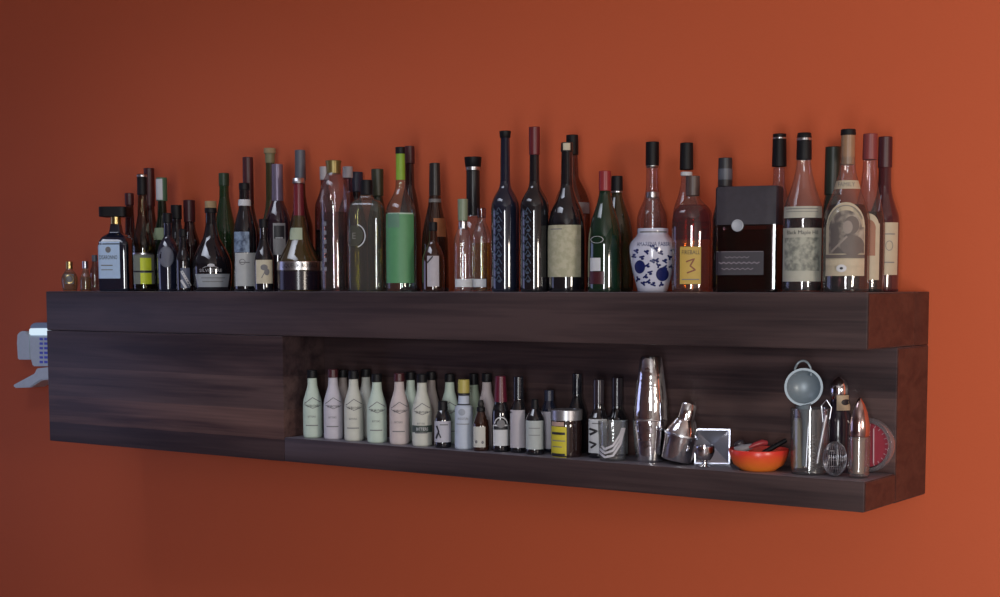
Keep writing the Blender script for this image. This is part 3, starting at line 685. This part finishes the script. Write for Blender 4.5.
# ------------------------------------------------------------------ bitters bottles in the niche
def niche_y(px, d):
    """picture height of the niche floor at that place, for outlines given from the base up"""
    Y = -SD + d; lo, hi = 400, 520
    for _ in range(30):
        m = (lo + hi) / 2
        if at(px, m, Y).z > TOPZ + NZF: lo = m
        else: hi = m
    return lo
TINTS = {'mint': (.50, .60, .52), 'lilac': (.52, .50, .56), 'cream': (.55, .56, .50), 'rose': (.54, .47, .46), 'taupe': (.36, .30, .27)}
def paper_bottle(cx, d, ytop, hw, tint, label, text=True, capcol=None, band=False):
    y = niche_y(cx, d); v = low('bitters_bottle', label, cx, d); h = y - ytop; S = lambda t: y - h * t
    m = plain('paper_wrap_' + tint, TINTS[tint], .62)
    v.body([(y, hw), (S(.60), hw), (S(.74), hw * .74), (S(.86), hw * .52), (S(1), hw * .47)], m, 'paper_wrapped_body')
    v.cap([(S(1.0), hw * .55), (S(1.135), hw * .52)], capcol or BLACKCAP)
    if text:
        v.mark(('line', [(cx - hw * .8, S(.58)), (cx, S(.68)), (cx + hw * .8, S(.60))], .7, GREYINK)); v.mark(('line', [(cx - hw * .8, S(.56)), (cx, S(.50)), (cx + hw * .8, S(.55))], .6, GREYINK))
        v.mark(('text', 'FEE BROTHERS', cx, S(.54), 2.2, INK, hw * 1.3)); v.mark(('text', 'BITTERS', cx - 1, S(.36), 1.8, GREYINK, hw * .8)); v.mark(('rect', cx - hw * .7, cx + hw * .5, S(.22), S(.205), GREYINK))
    if band: v.label(cx - hw * .99, cx + hw * .99, S(.33), S(.22), plain('dark_green_band', (.05, .07, .06), .5), 'band_label', marks=[('text', 'BITTERS', cx, S(.275), 3, WHITE, hw * 1.2)])
    return v
paper_bottle(313, .040, 378, 9.6, 'mint', 'mint-white paper-wrapped bitters bottle, first at the left of the niche')
paper_bottle(333.7, .040, 377.5, 9.6, 'lilac', 'lilac-white paper-wrapped bitters bottle, second from the left in the niche', capcol=MAROON)
paper_bottle(354.2, .040, 379, 9.7, 'cream', 'cream-white paper-wrapped bitters bottle, third from the left in the niche')
paper_bottle(377.3, .038, 382, 9.9, 'mint', 'pale green paper-wrapped bitters bottle, fourth from the left, with shiny black cap')
paper_bottle(399.7, .038, 381.5, 10, 'rose', 'rosy white paper-wrapped bitters bottle left of the one with a dark band', capcol=MAROON)
paper_bottle(422.3, .038, 382.5, 9.9, 'cream', 'white bitters bottle with a dark green band and triangle emblem', band=True)
paper_bottle(343.5, .108, 377.5, 8.6, 'taupe', 'taupe bitters bottle behind, between the second and third front ones', text=False)  # wrapper in the darker brownish tint
paper_bottle(366.5, .108, 377, 8.8, 'cream', 'cream bitters bottle behind, between the third and fourth front ones', text=False)
paper_bottle(411, .108, 380, 8.8, 'mint', 'pale bitters bottle behind, just left of the dark-banded bottle', text=False)
paper_bottle(431.5, .108, 380, 8.8, 'taupe', 'brownish bitters bottle behind, just right of the dark-banded bottle', text=False)
paper_bottle(450, .108, 382, 9.6, 'mint', 'mint-white bitters bottle behind the small black bottle and the yellow-capped one', text=True)
paper_bottle(487, .100, 382, 9.4, 'rose', 'cream bitters bottle behind the brown dropper bottle', text=False)

v = low('bitters_bottle', 'small black bottle with white label showing a black figure', 443, .034)
v.body([(446, 8.6), (418, 8.6), (412, 6), (409, 4.2), (406, 4)], DARK); v.cap([(410.5, 5), (401, 4.8)], BLACKCAP)
v.label(434.8, 450.8, 420.5, 441.5, plain('dull_white_paper', (.44, .44, .50), .6), marks=[('line', [(437, 425), (439, 431), (436.5, 438)], 1.6, INK), ('line', [(438.5, 431), (441, 437)], 1.2, INK), ('rect', 440, 448, 423.4, 424.6, GREYINK)])
v = low('bitters_bottle', 'bitters bottle in an oversized white wrapper with a yellow cap', 464, .036)
v.body([(449, 9.2), (407, 9.0), (404.5, 6), (402, 5.6), (394, 5.4)], plain('blue_white_paper', (.46, .52, .62), .6), 'paper_wrapped_body', k=.15)
v.cap([(395.5, 6), (393, 6)], INK, 'cap_ring'); v.cap([(393, 5.9), (379.5, 5.7)], plain('mustard_cap', (.42, .36, .09), .45)); v.cap([(404.8, 6.9), (403.6, 6.4)], INK, 'wrapper_line')
v.mark(('text', 'ANGOSTURA', 463, 418, 2.4, GREYINK, 11)); v.mark(('disc', 462, 411.5, 3.4, 3.4, plain('pale_grey_print', (.3, .34, .4), .6))); v.mark(('rect', 457, 469, 423, 423.7, GREYINK))
v = low('bitters_bottle', 'dark-capped bottle with pale green neck, seen just right of the yellow cap', 474, .113)
v.body([(446, 6.4), (405, 6.4), (396, 6), (388, 4.6), (384, 4.4)], plain('sage_wrap', (.30, .36, .26), .6), 'paper_wrapped_body'); v.cap([(385, 4.6), (373.5, 4.4)], BLACKCAP)
v = low('dropper_bottle', 'brown glass dropper bottle with black rubber bulb and white label', 481, .030)
v.body([(450, 8.4), (424, 8.2), (416, 5.4), (412, 3.8), (409, 3.6)], BROWN); v.cap([(411.5, 4.4), (407, 4.2)], BLACKCAP, 'collar'); v.cap([(407, 2.8), (404, 3.2), (400, 2.2)], plain('black_rubber', (.014, .013, .013), .6), 'dropper_bulb')
v.label(473.8, 485.3, 426, 446.5, plain('ivory_paper', (.50, .50, .46), .6), marks=[('disc', 476.5, 441, 1.2, 1.6, GREYINK), ('disc', 482.5, 441.5, 1.2, 1.6, GREYINK)])
v = low('bitters_bottle', 'dark bottle with red foil capsule and arched black and white label', 500.7, .040)
v.body([(449, 8.8), (412, 8.8), (404, 6.6), (399, 6.2), (380, 4.8)], DARK); v.cap([(402, 6.7), (376, 5.3)], plain('crimson_foil', (.10, .008, .024), .35), 'capsule')
v.label(493.4, 508.2, 424, 445, WHITE, marks=[('rect', 494, 507.6, 425.5, 429, INK)]); v.mark(('arc', 501, 424, 6.6, 8, WHITE, 1.2, .1, 3.0), off=.001)
v.mark(('disc', 501, 423, 4, 4, GREYINK), off=.0012)
v = low('bitters_bottle', 'bottle with long glassy black neck and wrinkled white label, right of the red-capsuled one', 518.5, .048)
v.body([(450, 9), (412, 9), (405, 6.4), (400, 5), (384, 4.8)], DARK); v.cap([(399, 5.3), (376.5, 5.1)], plain('glossy_black_plastic', (.012, .013, .02), .12), 'cap')
v.label(510.6, 524.6, 409.5, 447, plain('soft_white_paper', (.40, .40, .44), .6))
v = low('bitters_bottle', 'dark bottle with short pointed neck and pale label left of the lidded jar', 535, .038)
v.body([(453, 9.6), (419, 9.6), (412, 6), (408, 3.6), (403, 3.2)], DARK); v.cap([(409, 3.8), (399, 3.4)], BLACKCAP)
v.label(526.2, 543.2, 420, 448.5, plain('grey_mint_paper', (.38, .42, .42), .6), marks=[('rect', 529, 540, 427, 427.7, GREYINK), ('rect', 529, 540, 434, 434.6, GREYINK)])
v = low('bitters_bottle', 'dark bottle with narrow white label squeezed behind the yellow-labelled jar', 549, .100)
v.body([(449, 8.4), (410, 8.4), (402, 5), (398, 4), (392, 4)], DARKBLUE); v.cap([(401, 4.8), (390, 4.6)], plain('navy_cap', (.02, .025, .05), .4))
v.label(541.4, 551, 411, 448, plain('soft_white_paper', (.40, .40, .44), .6))
v = low('lidded_jar', 'dark glass jar with silver screw lid and yellow label', 566.5, .043, 'jar', 'jars and glasses in the niche')
v.body([(458, 15.4), (424, 15.4), (420.5, 14.4), (416, 14.4)], plain('syrup_dark_glass', (.022, .012, .012), .06, coat=1)); v.cap([(419.8, 15.8), (409.3, 15.8)], plain('dull_tin_lid', (.42, .42, .45), .35, .8), 'lid')
v.label(551.6, 566.5, 425.5, 456.5, plain('jar_yellow_paper', (.55, .48, .03), .6), marks=[('rect', 552.4, 565, 431, 433.5, INK), ('rect', 553, 565, 439, 440, GREYINK), ('rect', 553, 562, 445, 446, GREYINK), ('rect', 552.4, 565, 452, 454.5, INK)])
v.label(552, 564, 420.9, 425, plain('peach_paper', (.40, .27, .22), .6), 'top_label')
v = low('bitters_bottle', 'tall black bottle with glinting neck standing behind the lidded jar', 577, .110)
v.body([(452, 10), (412, 10), (402, 6), (396, 4.6), (380, 4.4)], DARK); v.cap([(394, 5), (373.5, 4.6)], plain('glossy_black_plastic', (.012, .013, .02), .12))
v = low('bitters_bottle', 'dark bottle with white label brushed with black strokes, left of the tumbler', 598.5, .064)
v.body([(457, 11), (420, 11), (413, 7), (409, 5.4), (386, 5)], DARK); v.cap([(404, 5.6), (379.5, 5.4)], plain('dark_clear_plastic', (.028, .022, .03), .15))
v.label(588.8, 606.5, 418.5, 452, WHITE, marks=[('line', [(589.5, 428), (597, 430), (590, 434)], 2.2, INK), ('line', [(589.5, 441), (596, 443), (591, 447)], 2, INK), ('rect', 592, 603, 422, 423, GREYINK)])
v = low('bitters_bottle', 'dark bottle with glassy neck and plain pale label behind the tumbler', 617, .114)
v.body([(457, 11), (420, 11), (413, 7), (409, 5.4), (384, 5)], DARK); v.cap([(406, 5.6), (377.5, 5.4)], plain('dark_clear_plastic', (.028, .022, .03), .15))
v.label(607, 627.4, 419.5, 453, plain('grey_mint_paper', (.38, .42, .42), .6))

# ------------------------------------------------------------------ glass and steel in the niche
def open_vessel(v, pts, wall, mat, name):
    """an open-topped vessel with an inner wall and a thick base"""
    o = v.pf(pts, True); v.prof = o; REG[-1][3] = max(r for z, r in o)
    inner = [(z, r - wall) for z, r in o if z > .004][::-1]
    inner = [(z, max(r, .001)) for z, r in inner] + [(.006, inner[-1][1]), (.006, 0.0)]
    return link(name, lathe(o + inner, cap0=True, cap1=False), mat, v.root)

v = low('tumbler', 'small clear tumbler with white swooping stripes, in front of the pale-labelled bottles', 612.5, .034, 'glass', 'jars and glasses in the niche')
open_vessel(v, [(464, 13), (456, 13.2), (421, 14.8)], .0016, CLEAR, 'glass_body')
for k in range(3):
    v.mark(('line', [(598 + 2 * k, 450 - 3 * k + 1), (605, 456 - 4 * k), (613, 454 - 5 * k), (620, 443 - 5 * k), (624 - k, 427)], 2.2, plain('white_enamel', (.5, .5, .55), .4)))

STEELM = CHROME
v = low('cocktail_shaker', 'tall polished steel cocktail shaker, two tins mouth to mouth', 650.5, .062, 'shaker', None)
v.body([(465, 14.4), (446, 16.0), (424, 17.6), (420, 17.8)], STEELM, 'lower_tin', k=.1)
o = [(v.z(421), 17.2 * v.S), (v.z(419.5), 18.2 * v.S), (v.z(418), 17.6 * v.S), (v.z(405), 17.0 * v.S), (v.z(375), 13.2 * v.S), (v.z(359), 11 * v.S), (v.z(356.3), 9.8 * v.S), (v.z(356.8), 8.0 * v.S)]
link('upper_tin', lathe(o), STEELM, v.root, 50)
# leaning miniature shaker
P = Vector((at(675.5, 467, -SD + .048).x, -SD + .050, TOPZ + NZF)); S = (P - CAM).dot(FWD) / F
a = math.atan2(CAM.x - P.x, -(CAM.y - P.y)); tilt = .21; S *= 1.08; R = 15.5 * S
root = empty('small_shaker', P, a, label='small polished steel shaker tilted to the right beside the tall shaker', cat='shaker')
TM = Matrix.Translation((R, 0, 0)) @ Matrix.Rotation(tilt, 4, 'Y') @ Matrix.Translation((-R, 0, .0003))
def tl(name, prof, mat):
    bm = lathe([(z * S, r * S) for z, r in prof]); bmesh.ops.transform(bm, matrix=TM, verts=bm.verts); return link(name, bm, mat, root)
tl('cup', [(0, 13.6), (1, 14.4), (22, 15.8), (23.5, 16.4)], CHROME); tl('rim', [(23.5, 16.6), (25.2, 16.6)], STEEL); tl('shoulder', [(25.2, 15.4), (28, 14.6), (37, 10.6), (39, 9.4)], CHROME); tl('cap', [(39, 6.6), (40, 7.6), (53, 7.2), (54.6, 6.2)], CHROME)

# square pyramidal dish on edge
P = Vector((at(712, 469, -SD + .085).x, -SD + .085, TOPZ + NZF)); S = (P - CAM).dot(FWD) / F; a = math.atan2(CAM.x - P.x, -(CAM.y - P.y))
root = empty('square_dish', P, a, label='square steel dish with a pyramid hollow, standing on edge', cat='dish')
bm = bmesh.new(); h = 17.6 * S; zc = h + .0005
def sq(hh, y, oz=0, ox=0): return [bm.verts.new((sx * hh + ox, y, zc + sz * hh + oz)) for sx, sz in ((-1, -1), (1, -1), (1, 1), (-1, 1))]
A = sq(h, -.001); B = sq(h * .93, -.001); Cc = sq(h * .06, .020); Bk = sq(h, .001); Ck = sq(h * .1, .0225)
for X, Yq in ((A, B), (B, Cc)):
    for i in range(4): bm.faces.new((X[i], X[(i + 1) % 4], Yq[(i + 1) % 4], Yq[i]))
bm.faces.new(Cc)
for X, Yq in ((A, Bk), (Bk, Ck)):
    for i in range(4): bm.faces.new((X[(i + 1) % 4], X[i], Yq[i], Yq[(i + 1) % 4]))
bm.faces.new(Ck[::-1])
link('dish_body', bm, plain('satin_steel', (.58, .61, .72), .28, .85), root, 10)
# bell jigger in front of it
v = low('jigger', 'round-bowled steel jigger on a small foot in front of the square dish', 704.5, .036, 'jigger', None)
v.body([(470, 6.6), (467.6, 5.6), (464, 2.4), (461.6, 2.2)], CHROME, 'foot')
o = [(v.z(462.2), 2.2), (v.z(459.6), 6.2), (v.z(455.5), 8.9), (v.z(451), 10.1), (v.z(446), 10.0), (v.z(446), 9.4), (v.z(451), 9.4), (v.z(456), 7.6), (v.z(460), 3.6), (v.z(460.4), 0)]
link('bowl', lathe([(z, r * v.S) for z, r in o], cap1=False), CHROME, v.root, 60)

# orange bowl and what lies in it
def glaze():
    m, nt, out = new_mat('orange_red_glaze'); N = nt.nodes.new; L = nt.links.new
    tc = N('ShaderNodeTexCoord'); sx = N('ShaderNodeSeparateXYZ'); L(tc.outputs['Object'], sx.inputs[0])
    nz = N('ShaderNodeTexNoise'); nz.inputs['Scale'].default_value = 40; L(tc.outputs['Object'], nz.inputs['Vector'])
    ad = N('ShaderNodeMath'); ad.operation = 'MULTIPLY_ADD'; ad.inputs[1].default_value = .012; L(nz.outputs[0], ad.inputs[0]); L(sx.outputs[2], ad.inputs[2])
    mr = N('ShaderNodeMapRange'); mr.inputs[1].default_value = .012; mr.inputs[2].default_value = .042; L(ad.outputs[0], mr.inputs[0])
    mx = N('ShaderNodeMix'); mx.data_type = 'RGBA'; mx.inputs[6].default_value = (.80, .20, .025, 1); mx.inputs[7].default_value = (.70, .045, .03, 1); L(mr.outputs[0], mx.inputs[0])
    p = N('ShaderNodeBsdfPrincipled'); p.inputs['Roughness'].default_value = .3; L(mx.outputs[2], p.inputs['Base Color']); L(p.outputs[0], out.inputs[0]); return m
v = low('ceramic_bowl', 'small orange-red glazed bowl holding odds and ends', 758.5, .052, 'bowl', None)
o = [(0, 17 * v.S), (.002, 18 * v.S), (v.z(464), 25 * v.S), (v.z(456), 28.6 * v.S), (v.z(449.4), 30 * v.S), (v.z(448.6), 29.4 * v.S), (v.z(456), 27 * v.S), (v.z(464), 23 * v.S), (.005, 15 * v.S), (.005, 0)]
v.prof = o[:5]; REG[-1][3] = 30 * v.S
link('bowl_body', lathe(o, cap1=False, n=48), glaze(), v.root, 60)
def inbowl(name, label, cat): return empty(name, v.P + Vector((0, 0, .0)), v.a, label=label, cat=cat)
bs = v.S; bz = v.z(448.6)
r_ = inbowl('bottle_pourer', 'grey bottle pourer lying in the orange bowl', 'pourer')
bm = lathe([(0, .006), (.002, .0085), (.018, .0095), (.021, .0075), (.036, .0045), (.037, .003)], n=20)
bmesh.ops.transform(bm, matrix=Matrix.Translation((-24 * bs, .0, bz - .006)) @ Matrix.Rotation(1.25, 4, 'Y'), verts=bm.verts)
link('stopper', bm, plain('grey_rubber', (.22, .22, .25), .5), r_)
r_ = inbowl('citrus_peeler', 'red-handled peeler lying across the orange bowl', 'peeler')
bm = tube_bm([(-10 * bs, -.004, bz + .002), (-4 * bs, 0, bz + .007), (3 * bs, .006, bz + .011), (8 * bs, .01, bz + .010)], [.003, .005, .006, .0045], 12)
link('handle', bm, plain('red_plastic', (.30, .03, .04), .35), r_)
link('blade', tube_bm([(-10 * bs, -.004, bz + .002), (-15 * bs, -.006, bz - .003), (-19 * bs, -.007, bz - .007)], [.002, .0022, .0012], 8), STEEL, r_)
r_ = inbowl('wine_key', 'black-handled corkscrew leaning out of the right of the orange bowl', 'corkscrew')
link('handle', tube_bm([(4 * bs, .0, bz - .008), (14 * bs, .004, bz + .002), (27 * bs, .008, bz + .016)], [.004, .005, .004], 10), BLACKCAP, r_)
sp_ = [((4 + 1.2 * t) * bs + 0, .012 + .003 * math.cos(t * 2.2), bz - .006 + .0012 * t + .003 * math.sin(t * 2.2)) for t in range(14)]
link('spiral', tube_bm(sp_, .0009, 6), STEEL, r_)
r_ = inbowl('wine_stopper', 'dark wine stopper sticking up at the left of the orange bowl', 'stopper')
bm = lathe([(0, .007), (.016, .008), (.018, .010), (.024, .0095), (.027, .006)], n=20); bmesh.ops.transform(bm, matrix=Matrix.Translation((-14 * bs, .018, bz - .012)) @ Matrix.Rotation(-.5, 4, 'Y'), verts=bm.verts)
link('stopper_body', bm, plain('charcoal_plastic', (.04, .035, .045), .35), r_)

# ------------------------------------------------------------------ tall glass of bar tools
v = low('mixing_glass', 'tall clear straight glass holding bar tools at the right of the niche', 809.5, .056, 'glass', 'jars and glasses in the niche')
open_vessel(v, [(476, 18.6), (470, 18.8), (408, 19.6)], .002, CLEAR, 'glass_body')
gs = v.S; G = v
def tool(name, label, cat): return empty(name, G.P + Vector((0, 0, .0)), G.a, label=label, cat=cat)
def gx(px): return (px - G.cx) * gs
r_ = tool('citrus_squeezer', 'grey metal citrus squeezer with round bowl and looped end, handle down in the tall glass', 'squeezer')
zc = G.z(386.5); RB = 18.8 * gs; x0 = gx(802.5)
prof = [(-.016, 0), (-.0155, RB * .25), (-.012, RB * .55), (-.006, RB * .78), (.0, RB * .86), (.0015, RB), (.0045, RB), (.0045, RB * .88), (-.004, RB * .74), (-.010, RB * .52), (-.013, RB * .25), (-.0132, 0)]
bm = lathe([(z, r) for z, r in prof], n=40, cap0=False, cap1=False)
SQ = plain('blue_grey_enamel', (.17, .22, .26), .35, .1)
bmesh.ops.transform(bm, matrix=Matrix.Translation((x0, -.012, zc)) @ Matrix.Rotation(PI / 2, 4, 'X'), verts=bm.verts); link('bowl', bm, SQ, r_, 60)
lp = [(x0 - 1 * gs + 8 * gs * math.cos(t), -.012, G.z(372) + 11.5 * gs * math.sin(t)) for t in [PI * k / 12 for k in range(-1, 14)]]
link('loop', tube_bm(lp, .0022, 8), SQ, r_); link('hinge_bar', tube_bm([(x0 - 7 * gs, -.012, G.z(370)), (x0 + 5 * gs, -.012, G.z(370))], .0018, 8), SILVER, r_)
link('handle', tube_bm([(x0 + 0 * gs, -.012, G.z(404)), (x0 + 2 * gs, -.010, G.z(412)), (x0 + 2 * gs, -.006, G.z(430)), (x0 + 1 * gs, .0, G.z(466))], [.015, .008, .0045, .0035], 12), SQ, r_)
r_ = tool('muddler', 'pale wooden muddler standing at the left inside the tall glass', 'muddler')
bm = lathe([(0, .0085), (.003, .0095), (.05, .0075), (.085, .0085), (.092, .006)], n=20); bmesh.ops.transform(bm, matrix=Matrix.Translation((gx(798), .004, .010)) @ Matrix.Rotation(-.02, 4, 'Y'), verts=bm.verts)
link('muddler_body', bm, plain('pale_beech', (.26, .24, .17), .6, speck=.2), r_)
r_ = tool('bar_spoon', 'bright steel bar spoon leaning right inside the tall glass', 'spoon')
link('stem', tube_bm([(gx(817), -.016, G.z(462)), (gx(819), -.016, G.z(448)), (gx(825), -.0165, G.z(414))], [.003, .0028, .0026], 10), plain('bright_steel', (.85, .85, .88), .22, .6), r_)
link('fork_end', tube_bm([(gx(822), -.0165, G.z(421)), (gx(820), -.0165, G.z(405)), (gx(825), -.0165, G.z(399)), (gx(830), -.0165, G.z(407)), (gx(828), -.0165, G.z(418))], .0012, 8), STEEL, r_)
r_ = tool('twisted_whisk', 'small coiled wire tool low inside the tall glass', 'whisk')
link('coil', tube_bm([(gx(812) + .006 * math.cos(t * .9), .006 + .006 * math.sin(t * .9), .010 + .0018 * t) for t in range(36)], .0009, 6), STEEL, r_)
r_ = tool('cocktail_tongs', 'thin steel tongs upright at the back of the tall glass', 'tongs')
link('arm', tube_bm([(gx(806), .012, .010), (gx(808), .013, G.z(418))], .0016, 8), STEEL, r_); link('arm', tube_bm([(gx(811), .012, .010), (gx(809.5), .013, G.z(418))], .0016, 8), STEEL, r_); link('bend', tube_bm([(gx(808), .013, G.z(418)), (gx(808.8), .013, G.z(415)), (gx(809.5), .013, G.z(418))], .0016, 8), STEEL, r_)

# dark bottle with pourer behind the wire strainer
v = low('liquor_bottle', 'dark bottle with chrome domed stopper and tan tag behind the wire strainer', 837.5, .114, 'bottle', None)
v.body([(473, 13), (420, 13), (408, 10), (402, 7.5), (398, 7.5)], plain('violet_black_glass', (.02, .014, .024), .15, spec=.6)); v.cap([(399, 8), (392, 9.2), (386, 9), (380, 6), (377, 2.5)], CHROME, 'stopper')
v.label(836, 846.5, 394.5, 409.5, plain('tan_card', (.42, .33, .22), .6), 'tag', off=.0045, marks=[('disc', 842.5, 401.5, 3.1, 2.9, INK)])
# mesh strainer: a tangle of wire rings
r0 = low('wire_strainer', 'round grey wire mesh strainer resting in front of the dark bottle', 834.6, .040, 'strainer', None)
rr = 13 * r0.S
bm = bmesh.new()
for k in range(15):
    th = k * PI / 15; n_ = Vector((math.cos(th), math.sin(th), 0)); e = Vector((0, 0, 1))
    tube_bm([Vector((0, 0, rr * 1.35 + .0006)) + (n_ * math.cos(q) * rr * .9 + e * math.sin(q) * rr * 1.33) for q in [2 * PI * i / 22 for i in range(22)]], .00055, 5, bm, True)
for zz in (-.9, -.5, 0, .4, .8):
    q_ = rr * .9 * math.sqrt(1 - zz * zz)
    tube_bm([(q_ * math.cos(t), q_ * math.sin(t), rr * 1.35 + zz * rr * 1.33) for t in [2 * PI * i / 20 for i in range(20)]], .0005, 5, bm, True)
link('mesh_basket', bm, plain('dull_wire', (.30, .30, .34), .35, .8), r0.root); REG[-1][3] = rr * .9
# clear glass with pointed copper piece standing in it
v = low('shot_glass', 'short clear glass holding a pointed copper-coloured piece', 858.5, .052, 'glass', 'jars and glasses in the niche')
open_vessel(v, [(477, 10.4), (470, 10.6), (436, 11.4)], .0016, CLEAR, 'glass_body')
r_ = empty('reamer', v.P, v.a, label='pointed polished copper bullet-shaped reamer upright in the short glass', cat='reamer')
o = [(.007, 6.0), (v.z(444), 7.5), (v.z(437), 9.6), (v.z(434), 10.6), (v.z(424), 10.4), (v.z(412), 8), (v.z(404), 5), (v.z(398.5), 1.6), (v.z(397), 0)]
o = [(z, r * v.S) for z, r in o]; o = [(o[0][0], o[0][1]), (o[1][0], o[1][1])] + o[2:]
link('reamer_head', lathe([p for p in o if p[0] >= o[2][0] - 1e-9], cap0=True, cap1=False), plain('rosy_copper', (.58, .42, .40), .14, 1.0), r_, 60)
link('stem', lathe([(.007, 5.4 * v.S), (v.z(440), 5.8 * v.S), (v.z(436.6), 8.6 * v.S)]), plain('tan_handle', (.36, .26, .20), .5), r_)
# round red-centred disc on edge
P = Vector((at(867, 476, -SD + .131).x, -SD + .131, TOPZ + NZF)); S = (P - CAM).dot(FWD) / F; a = math.atan2(CAM.x - P.x, -(CAM.y - P.y))
Rr = 27.5 * S
root = empty('strainer_tin', P, 0, label='round clear-rimmed dish with red centre standing on edge at the niche end', cat='dish')
def disc(name, prof, mat):
    bm = lathe(prof, n=48, cap0=True, cap1=True); bmesh.ops.transform(bm, matrix=Matrix.Translation((0, 0, Rr + .0004)) @ Matrix.Rotation(PI / 2, 4, 'X'), verts=bm.verts); return link(name, bm, mat, root, 40)
disc('red_face', [(-.003, Rr * .80), (.003, Rr * .80)], plain('red_card', (.30, .03, .05), .5))
bm = lathe([(-.007, Rr * .84), (-.008, Rr * .98), (-.004, Rr), (.006, Rr), (.009, Rr * .96), (.009, Rr * .84), (-.007, Rr * .84)], n=48, cap0=False, cap1=False)
bmesh.ops.transform(bm, matrix=Matrix.Translation((0, 0, Rr + .0004)) @ Matrix.Rotation(PI / 2, 4, 'X'), verts=bm.verts); link('clear_rim', bm, glass('pink_clear_plastic', (.88, .78, .82), (.6, .5, .55), refl=2, light_haze=.12), root)
bm = bmesh.new()
for k in range(14):
    t = -1.7 + k * .26; c_, s_ = math.cos(t), math.sin(t)
    tube_bm([(c_ * Rr * .70, -.0036, Rr + s_ * Rr * .70), (c_ * Rr * .79, -.0036, Rr + s_ * Rr * .79)], .0007, 5, bm)
link('tick_marks', bm, plain('pale_pink_print', (.5, .34, .38), .5), root)
link('centre_line', tube_bm([(Rr * .25, -.004, Rr * 1.62), (.27 * Rr, -.004, Rr * .36)], .0013, 6), plain('pale_pink_print', (.5, .34, .38), .5), root)

# ------------------------------------------------------------------ white dispenser on the wall beyond the left end
def wl(px, py, Y=-.03): return at(px, py, Y)
root_p = wl(40, 388, -.004); root = empty('wall_dispenser', (root_p.x, 0, root_p.z), label='white plastic wall dispenser with blue print, half hidden past the left end of the shelf', cat='dispenser')
def slab(name, pts, y0, y1, mat, bev=.003):
    bm = bmesh.new(); Q = [at(px + 2, py, (y0 + y1) / 2) for px, py in pts]
    f = [bm.verts.new((q.x - root_p.x, y1, q.z - root_p.z)) for q in Q]; b = [bm.verts.new((q.x - root_p.x, y0, q.z - root_p.z)) for q in Q]
    n = len(Q); bm.faces.new(f); bm.faces.new(b[::-1])
    for i in range(n): bm.faces.new((f[(i + 1) % n], f[i], b[i], b[(i + 1) % n]))
    bmesh.ops.recalc_face_normals(bm, faces=bm.faces)
    bmesh.ops.bevel(bm, geom=list(bm.edges), offset=bev, segments=2, affect='EDGES')
    return link(name, bm, mat, root, 40)
def emissive(name, col, k):
    m, nt, out = new_mat(name); e = nt.nodes.new('ShaderNodeEmission'); e.inputs[0].default_value = (*col, 1); e.inputs[1].default_value = k
    nt.links.new(e.outputs[0], out.inputs[0]); return m
PLA = plain('white_plastic', (.56, .66, .74), .35); PLB = plain('blue_grey_plastic', (.20, .28, .40), .3)
slab('side_tab', [(32, 359.5), (19, 359.5), (18, 343), (18.5, 334), (22, 331), (27, 331), (31, 336)], -.030, -.004, PLA)
slab('housing', [(62, 366), (36, 366), (34, 358), (33, 335), (62, 335)], -.045, -.004, PLA)
slab('lid', [(62, 328), (33, 328), (34.5, 324.5), (38, 322.5), (62, 322.5)], -.047, -.004, PLB)
slab('bright_band', [(62, 335), (33, 335), (33, 328.2), (62, 328.2)], -.049, -.004, emissive('pale_blue_emission', (.70, .86, 1.0), .95))  # pale blue band with an even emission of its own
slab('drip_tray', [(62, 366), (42, 368), (40, 373), (18.5, 384.5), (20, 387.5), (36, 387), (47, 380), (62, 378)], -.060, -.004, PLA)
PBL = plain('blue_print', (.09, .13, .75), .5)
bm = bmesh.new()
for r in range(6):
    for c in range(5):
        q = at(41.5 + 4.6 * c, 339 + 4.6 * r, -.0455); box_bm(q.x - root_p.x - .008, q.x - root_p.x + .006, -.0462, -.0448, q.z - root_p.z - .0035, q.z - root_p.z + .0035, 0, bm)
link('printed_rows', bm, PBL, root)


# ------------------------------------------------------------------ camera and view
cd = bpy.data.cameras.new('camera'); co = bpy.data.objects.new('camera', cd); COL.objects.link(co)
co.matrix_world = Matrix.Translation(CAM) @ Matrix((RIGHT, UP, -FWD)).transposed().to_4x4()
cd.sensor_width = 36; cd.lens = F / 1000 * 36; cd.shift_y = (PPY - 298.5) / 1000; cd.clip_start = .05
SC.camera = co
SC.view_settings.view_transform = 'Standard'; SC.view_settings.look = 'None'; SC.view_settings.gamma = 1
SC.view_settings.use_curve_mapping = False; SC.view_settings.exposure = 0
SC.cycles.max_bounces = 12; SC.cycles.transparent_max_bounces = 40; SC.cycles.use_denoising = True
SC.cycles.caustics_reflective = False; SC.cycles.caustics_refractive = False
